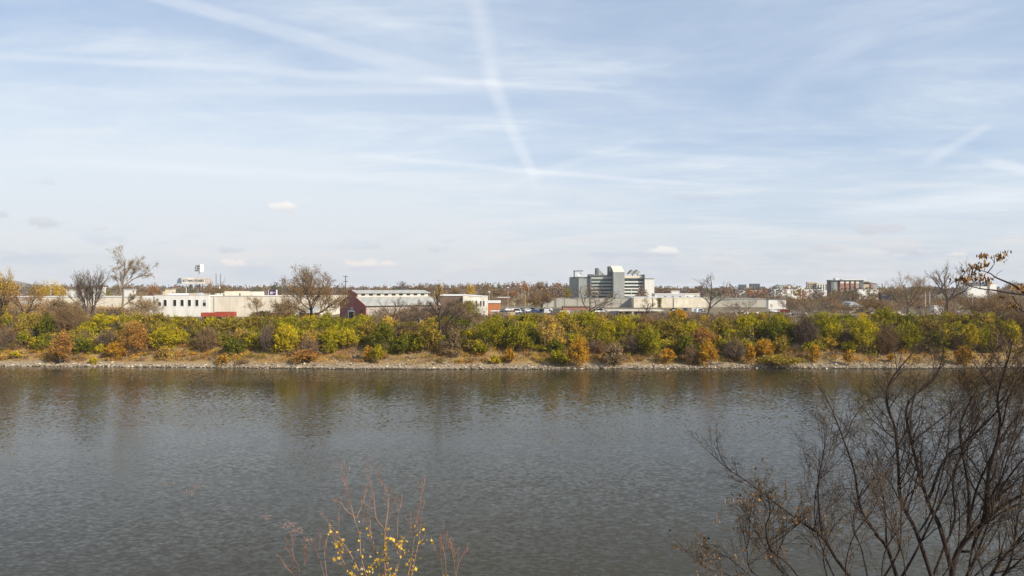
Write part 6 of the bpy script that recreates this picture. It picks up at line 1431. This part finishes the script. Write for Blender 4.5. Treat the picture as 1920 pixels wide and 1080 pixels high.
# ------------------------------------------------------------------ sky, sun, camera
SUN_EL = math.radians(33); SUN_AZ = math.radians(126)      # clockwise from the view direction (+Y)
def build_sky():
    w = bpy.data.worlds.new('World'); S.world = w; w.use_nodes = True; nt = w.node_tree; nt.nodes.clear(); LK = nt.links.new
    def val(i, q):
        if isinstance(q, (int, float)): i.default_value = q
        elif isinstance(q, (tuple, list)): i.default_value = q
        else: LK(q, i)
    def m(op, a, b=0.0, c=None, clamp=False):
        k = nt.nodes.new('ShaderNodeMath'); k.operation = op; k.use_clamp = clamp; val(k.inputs[0], a); val(k.inputs[1], b)
        if c is not None: val(k.inputs[2], c)
        return k.outputs[0]
    def ss(v, a0, a1, b0=0.0, b1=1.0):
        k = nt.nodes.new('ShaderNodeMapRange'); k.interpolation_type = 'SMOOTHSTEP'; val(k.inputs[0], v); val(k.inputs[1], a0); val(k.inputs[2], a1); val(k.inputs[3], b0); val(k.inputs[4], b1); return k.outputs[0]
    def comb(x, y, z=0.0):
        k = nt.nodes.new('ShaderNodeCombineXYZ'); val(k.inputs[0], x); val(k.inputs[1], y); val(k.inputs[2], z); return k.outputs[0]
    def noise(v, sc, det=4, rough=.55, dist=0.0):
        k = nt.nodes.new('ShaderNodeTexNoise'); k.inputs['Scale'].default_value = sc; k.inputs['Detail'].default_value = det; k.inputs['Roughness'].default_value = rough; k.inputs['Distortion'].default_value = dist
        LK(v, k.inputs['Vector']); return k.outputs['Fac']
    def mixc(f, a, b):
        k = nt.nodes.new('ShaderNodeMix'); k.data_type = 'RGBA'; val(k.inputs[0], f)
        for i, q in ((6, a), (7, b)):
            if isinstance(q, (tuple, list)): k.inputs[i].default_value = (*q, 1)
            else: LK(q, k.inputs[i])
        return k.outputs[2]
    tc = nt.nodes.new('ShaderNodeTexCoord'); sp = nt.nodes.new('ShaderNodeSeparateXYZ'); LK(tc.outputs['Generated'], sp.inputs[0])
    x, y, zz = sp.outputs; zc = m('MAXIMUM', zz, 0.0)
    sky = nt.nodes.new('ShaderNodeTexSky'); sky.sky_type = 'NISHITA'; sky.sun_disc = False; sky.sun_elevation = SUN_EL; sky.sun_rotation = SUN_AZ
    sky.altitude = 150; sky.air_density = 1.0; sky.dust_density = 1.2; sky.ozone_density = 1.6
    # high cloud sheet, flattened on a plane overhead so streaks close up towards the horizon
    h = m('ADD', zc, .07); u = m('DIVIDE', x, h); v = m('DIVIDE', y, h)
    cir = noise(comb(m('MULTIPLY', u, .34), m('MULTIPLY', m('ADD', v, m('MULTIPLY', u, .16)), .6), 1.3), 1.6, 8, .66, .6)
    cir2 = noise(comb(m('ADD', m('MULTIPLY', u, .5), m('MULTIPLY', v, .25)), m('SUBTRACT', m('MULTIPLY', v, 1.0), m('MULTIPLY', u, .12)), 4.7), 2.6, 6, .6, .2)
    # angular coordinates (bearing / elevation tangents) for single features
    yc = m('MAXIMUM', y, .05); p = m('DIVIDE', x, yc); q = m('DIVIDE', zc, yc); front = ss(y, .05, .3)
    wob = noise(comb(p, q, 2.0), 5.0, 4, .6); wob = m('SUBTRACT', wob, .5)
    pw = m('MULTIPLY_ADD', wob, .016, p); qw = m('MULTIPLY_ADD', wob, .012, q)
    fib = noise(comb(m('MULTIPLY', p, 9), m('MULTIPLY', q, 26), 0), 1.3, 6, .65)
    back = m('SUBTRACT', 1.0, front)
    left = m('MULTIPLY', ss(p, .55, -.75), ss(q, .44, .13)); low = ss(q, .24, .03)
    veil = m('ADD', m('MULTIPLY', left, .76), m('MULTIPLY', low, .42))
    a = ss(cir, .36, .74, 0, .34); a2 = ss(cir2, .42, .76, 0, .32)
    wisp = noise(comb(m('ADD', m('MULTIPLY', u, .55), m('MULTIPLY', v, .2)), m('MULTIPLY', v, 4.2), 8.1), 1.5, 7, .7, .5)
    a2 = m('MULTIPLY', a2, ss(wisp, .25, .7, .35, 1.5))
    cov = m('ADD', m('ADD', a, a2), m('ADD', veil, .12))
    def seg(ax, ay, bx, by, w0, w1, st, sharp=.25, f0=.12, f1=.12, tex=.6):
        A = ((ax - 960) / F, (540 - ay) / F); B = ((bx - 960) / F, (540 - by) / F); dx, dy = B[0] - A[0], B[1] - A[1]; L2 = dx * dx + dy * dy
        rx = m('SUBTRACT', pw, A[0]); ry = m('SUBTRACT', qw, A[1])
        t = m('DIVIDE', m('ADD', m('MULTIPLY', rx, dx), m('MULTIPLY', ry, dy)), L2)
        dist = m('ABSOLUTE', m('DIVIDE', m('SUBTRACT', m('MULTIPLY', rx, dy), m('MULTIPLY', ry, dx)), math.sqrt(L2)))
        wd = m('MAXIMUM', m('MULTIPLY_ADD', t, (w1 - w0) / F, w0 / F), 1e-4)
        k = ss(m('DIVIDE', dist, wd), 1.0, sharp)
        k = m('MULTIPLY', k, m('MULTIPLY', ss(t, -f0, f0), ss(t, 1 + f1, 1 - f1)))
        return m('MULTIPLY', k, m('MULTIPLY', m('MULTIPLY_ADD', fib, tex * 2, 1 - tex), st))
    trails = None
    for s in [(250, -16, 840, 142, 17, 25, .34, .25, .15, .2), (-60, 101, 960, 160, 10, 15, .30, .1, .05, .1), (820, 150, 1200, 174, 10, 7, .26, .1, .15, .2), (888, -30, 925, 150, 30, 28, .27, .0, .1, .14, 1.0),
              (915, 135, 1004, 345, 25, 13, .36, .1, .14, .22, .9), (660, 288, 1010, 324, 8, 9, .30, .1, .2, .05), (960, 320, 1310, 347, 9, 6, .36, .1, .12, .15), (930, 356, 1200, 262, 14, 12, .20, .1, .2, .2),
              (1735, 305, 1850, 238, 18, 12, .30, .1, .2, .2), (1440, 182, 1640, 62, 40, 34, .16, .0, .2, .2), (1850, 302, 1990, 330, 14, 20, .55, .1, .2, .1), (1580, 402, 2000, 352, 22, 44, .5, .0, .25, .1),
              (620, 212, 1100, 232, 9, 7, .14, .1, .3, .3), (300, 172, 900, 168, 12, 12, .22, .1, .3, .2), (60, 300, 760, 338, 22, 16, .30, .0, .3, .3), (1100, 285, 1500, 300, 10, 8, .18, .1, .3, .3), (560, 75, 840, 30, 14, 18, .14, .0, .3, .3)]:
        g = m('MULTIPLY', seg(*s), front); g = m('MULTIPLY', g, .92); trails = g if trails is None else m('ADD', trails, g)
    cov = m('MULTIPLY', cov, m('MULTIPLY_ADD', back, -.25, 1.0))
    cov = m('MINIMUM', cov, .92)
    white = mixc(ss(q, .02, .22), (6.35, 6.6, 6.8), (6.5, 7.1, 7.7))
    blue = mixc(.5, sky.outputs[0], (4.5, 5.75, 7.9))
    col = mixc(m('MINIMUM', trails, .8), mixc(cov, blue, white), (7.4, 7.75, 8.2))
    # grey-blue murk close to the horizon
    col = mixc(m('MULTIPLY', ss(q, .085, .0), .7), col, (5.35, 5.6, 6.0))
    bank = noise(comb(m('MULTIPLY', p, 7), m('MULTIPLY', q, 34), 3.0), 1.0, 6, .62, .3)
    col = mixc(m('MULTIPLY', m('MULTIPLY', ss(bank, .50, .68), m('MULTIPLY', ss(q, .0, .02), ss(q, .12, .045))), m('MULTIPLY', front, .75)), col, (6.5, 6.45, 6.5))
    col = mixc(m('MULTIPLY', m('MULTIPLY', ss(bank, .48, .34), m('MULTIPLY', ss(q, .0, .02), ss(q, .11, .04))), m('MULTIPLY', front, .55)), col, (4.9, 5.3, 6.1))
    # small fair-weather cumulus low in the sky
    fz = noise(comb(m('MULTIPLY', p, 30), m('MULTIPLY', q, 48), 0), 1.0, 5, .6)
    for (cx, cy, rx, ry, st, top, base) in [(538, 388, 40, 17, 1.0, (8.2, 7.9, 7.5), (6.2, 6.3, 6.6)), (70, 417, 46, 13, .8, (5.6, 5.8, 6.3), (5.0, 5.2, 5.7)), (78, 341, 30, 9, .5, (5.8, 6.1, 6.8), (5.4, 5.6, 6.2)), (450, 496, 42, 13, .9, (7.7, 7.1, 6.8), (5.6, 5.7, 6.1)),
                                       (692, 497, 50, 14, .9, (7.9, 7.2, 6.7), (5.3, 5.5, 6.1)), (1240, 472, 38, 12, 1.0, (7.8, 7.6, 7.4), (5.2, 5.4, 5.9)), (1195, 476, 40, 9, .7, (5.4, 5.6, 6.1), (5.0, 5.3, 5.9)), (1322, 371, 52, 9, .8, (5.3, 5.6, 6.5), (5.0, 5.3, 6.2)),
                                       (1350, 486, 36, 12, .7, (6.8, 6.6, 6.6), (5.2, 5.4, 5.9)), (1660, 431, 80, 12, .7, (5.5, 5.6, 6.1), (5.0, 5.2, 5.8)), (1685, 465, 80, 16, .75, (6.2, 6.2, 6.4), (4.9, 5.1, 5.6)), (430, 468, 34, 7, .7, (5.3, 5.5, 6.0), (5.0, 5.2, 5.8)),
                                       (812, 468, 36, 10, .7, (5.6, 5.7, 6.2), (5.1, 5.3, 5.9)), (1480, 478, 70, 9, .6, (5.6, 5.7, 6.0), (5.0, 5.2, 5.7)), (905, 502, 40, 9, .6, (6.8, 6.4, 6.4), (5.2, 5.4, 6.0)), (1805, 478, 30, 9, .8, (7.4, 7.2, 6.6), (5.4, 5.5, 5.9)), (180, 430, 24, 6, .5, (5.6, 5.8, 6.3), (5.2, 5.4, 6.0)), (1545, 466, 40, 10, .6, (5.7, 5.7, 6.0), (5.0, 5.2, 5.7)), (2, 404, 22, 9, .7, (5.4, 5.6, 6.2), (5.0, 5.2, 5.8))]:
        dx = m('DIVIDE', m('SUBTRACT', p, (cx - 960) / F), rx / F); dy = m('DIVIDE', m('SUBTRACT', q, (540 - cy) / F), ry / F)
        r = m('SQRT', m('ADD', m('MULTIPLY', dx, dx), m('MULTIPLY', dy, dy)))
        k = ss(m('ADD', m('SUBTRACT', 1.0, r), m('MULTIPLY', m('SUBTRACT', fz, .5), 4.2)), .0, .8)
        k = m('MULTIPLY', m('MULTIPLY', k, ss(r, 1.5, .8)), m('MULTIPLY', front, st * .85))
        col = mixc(k, col, mixc(ss(m('ADD', dy, m('MULTIPLY', fz, .5)), -.35, .65), base, top))
    bg = nt.nodes.new('ShaderNodeBackground'); LK(col, bg.inputs[0]); bg.inputs[1].default_value = .1
    out = nt.nodes.new('ShaderNodeOutputWorld'); LK(bg.outputs[0], out.inputs[0])
    sun = bpy.data.lights.new('sun', 'SUN'); sun.energy = 5.0; sun.angle = math.radians(.53); sun.color = (1.0, .93, .82)
    so = bpy.data.objects.new('sun', sun); COL.objects.link(so)
    d = Vector((math.sin(SUN_AZ) * math.cos(SUN_EL), math.cos(SUN_AZ) * math.cos(SUN_EL), math.sin(SUN_EL)))
    so.rotation_euler = d.to_track_quat('Z', 'Y').to_euler(); so.location = (60, -60, 90)
    cam = bpy.data.cameras.new('camera'); cam.sensor_width = 36; cam.lens = 36 * F / 1920; cam.clip_start = .2; cam.clip_end = 20000
    co = bpy.data.objects.new('camera', cam); COL.objects.link(co); co.location = (0, 0, CZ); co.rotation_euler = (math.pi / 2, 0, 0); S.camera = co
    S.view_settings.view_transform = 'Standard'; S.view_settings.look = 'None'; S.view_settings.exposure = .28; S.view_settings.gamma = 1
    S.cycles.max_bounces = 6; S.cycles.diffuse_bounces = 2; S.cycles.glossy_bounces = 3; S.cycles.transmission_bounces = 2; S.cycles.transparent_max_bounces = 4
    S.cycles.caustics_reflective = False; S.cycles.caustics_refractive = False

build_sky(); build_ground(); build_water()
build_left(); build_barn(); build_office(); build_right(); build_logs(); build_poles(); build_cars()
build_mid_trees(); build_far_trees(); build_shrubs(); build_thicket(); build_bank_cover()
build_near()
def build_haze():
    m = bpy.data.materials.new('river_air'); m.use_nodes = True; nt = m.node_tree; nt.nodes.clear()
    v = nt.nodes.new('ShaderNodeVolumePrincipled'); v.inputs['Color'].default_value = (.93, .95, 1.0, 1); v.inputs['Density'].default_value = HAZE
    o = nt.nodes.new('ShaderNodeOutputMaterial'); nt.links.new(v.outputs[0], o.inputs['Volume'])
    b = MB().box(-12000, 12000, -400, 12000, -8, 75).build('haze', m); tag(b, 'thin autumn haze over the river and the city', 'haze', None, 'stuff')
HAZE = .00007
build_haze()
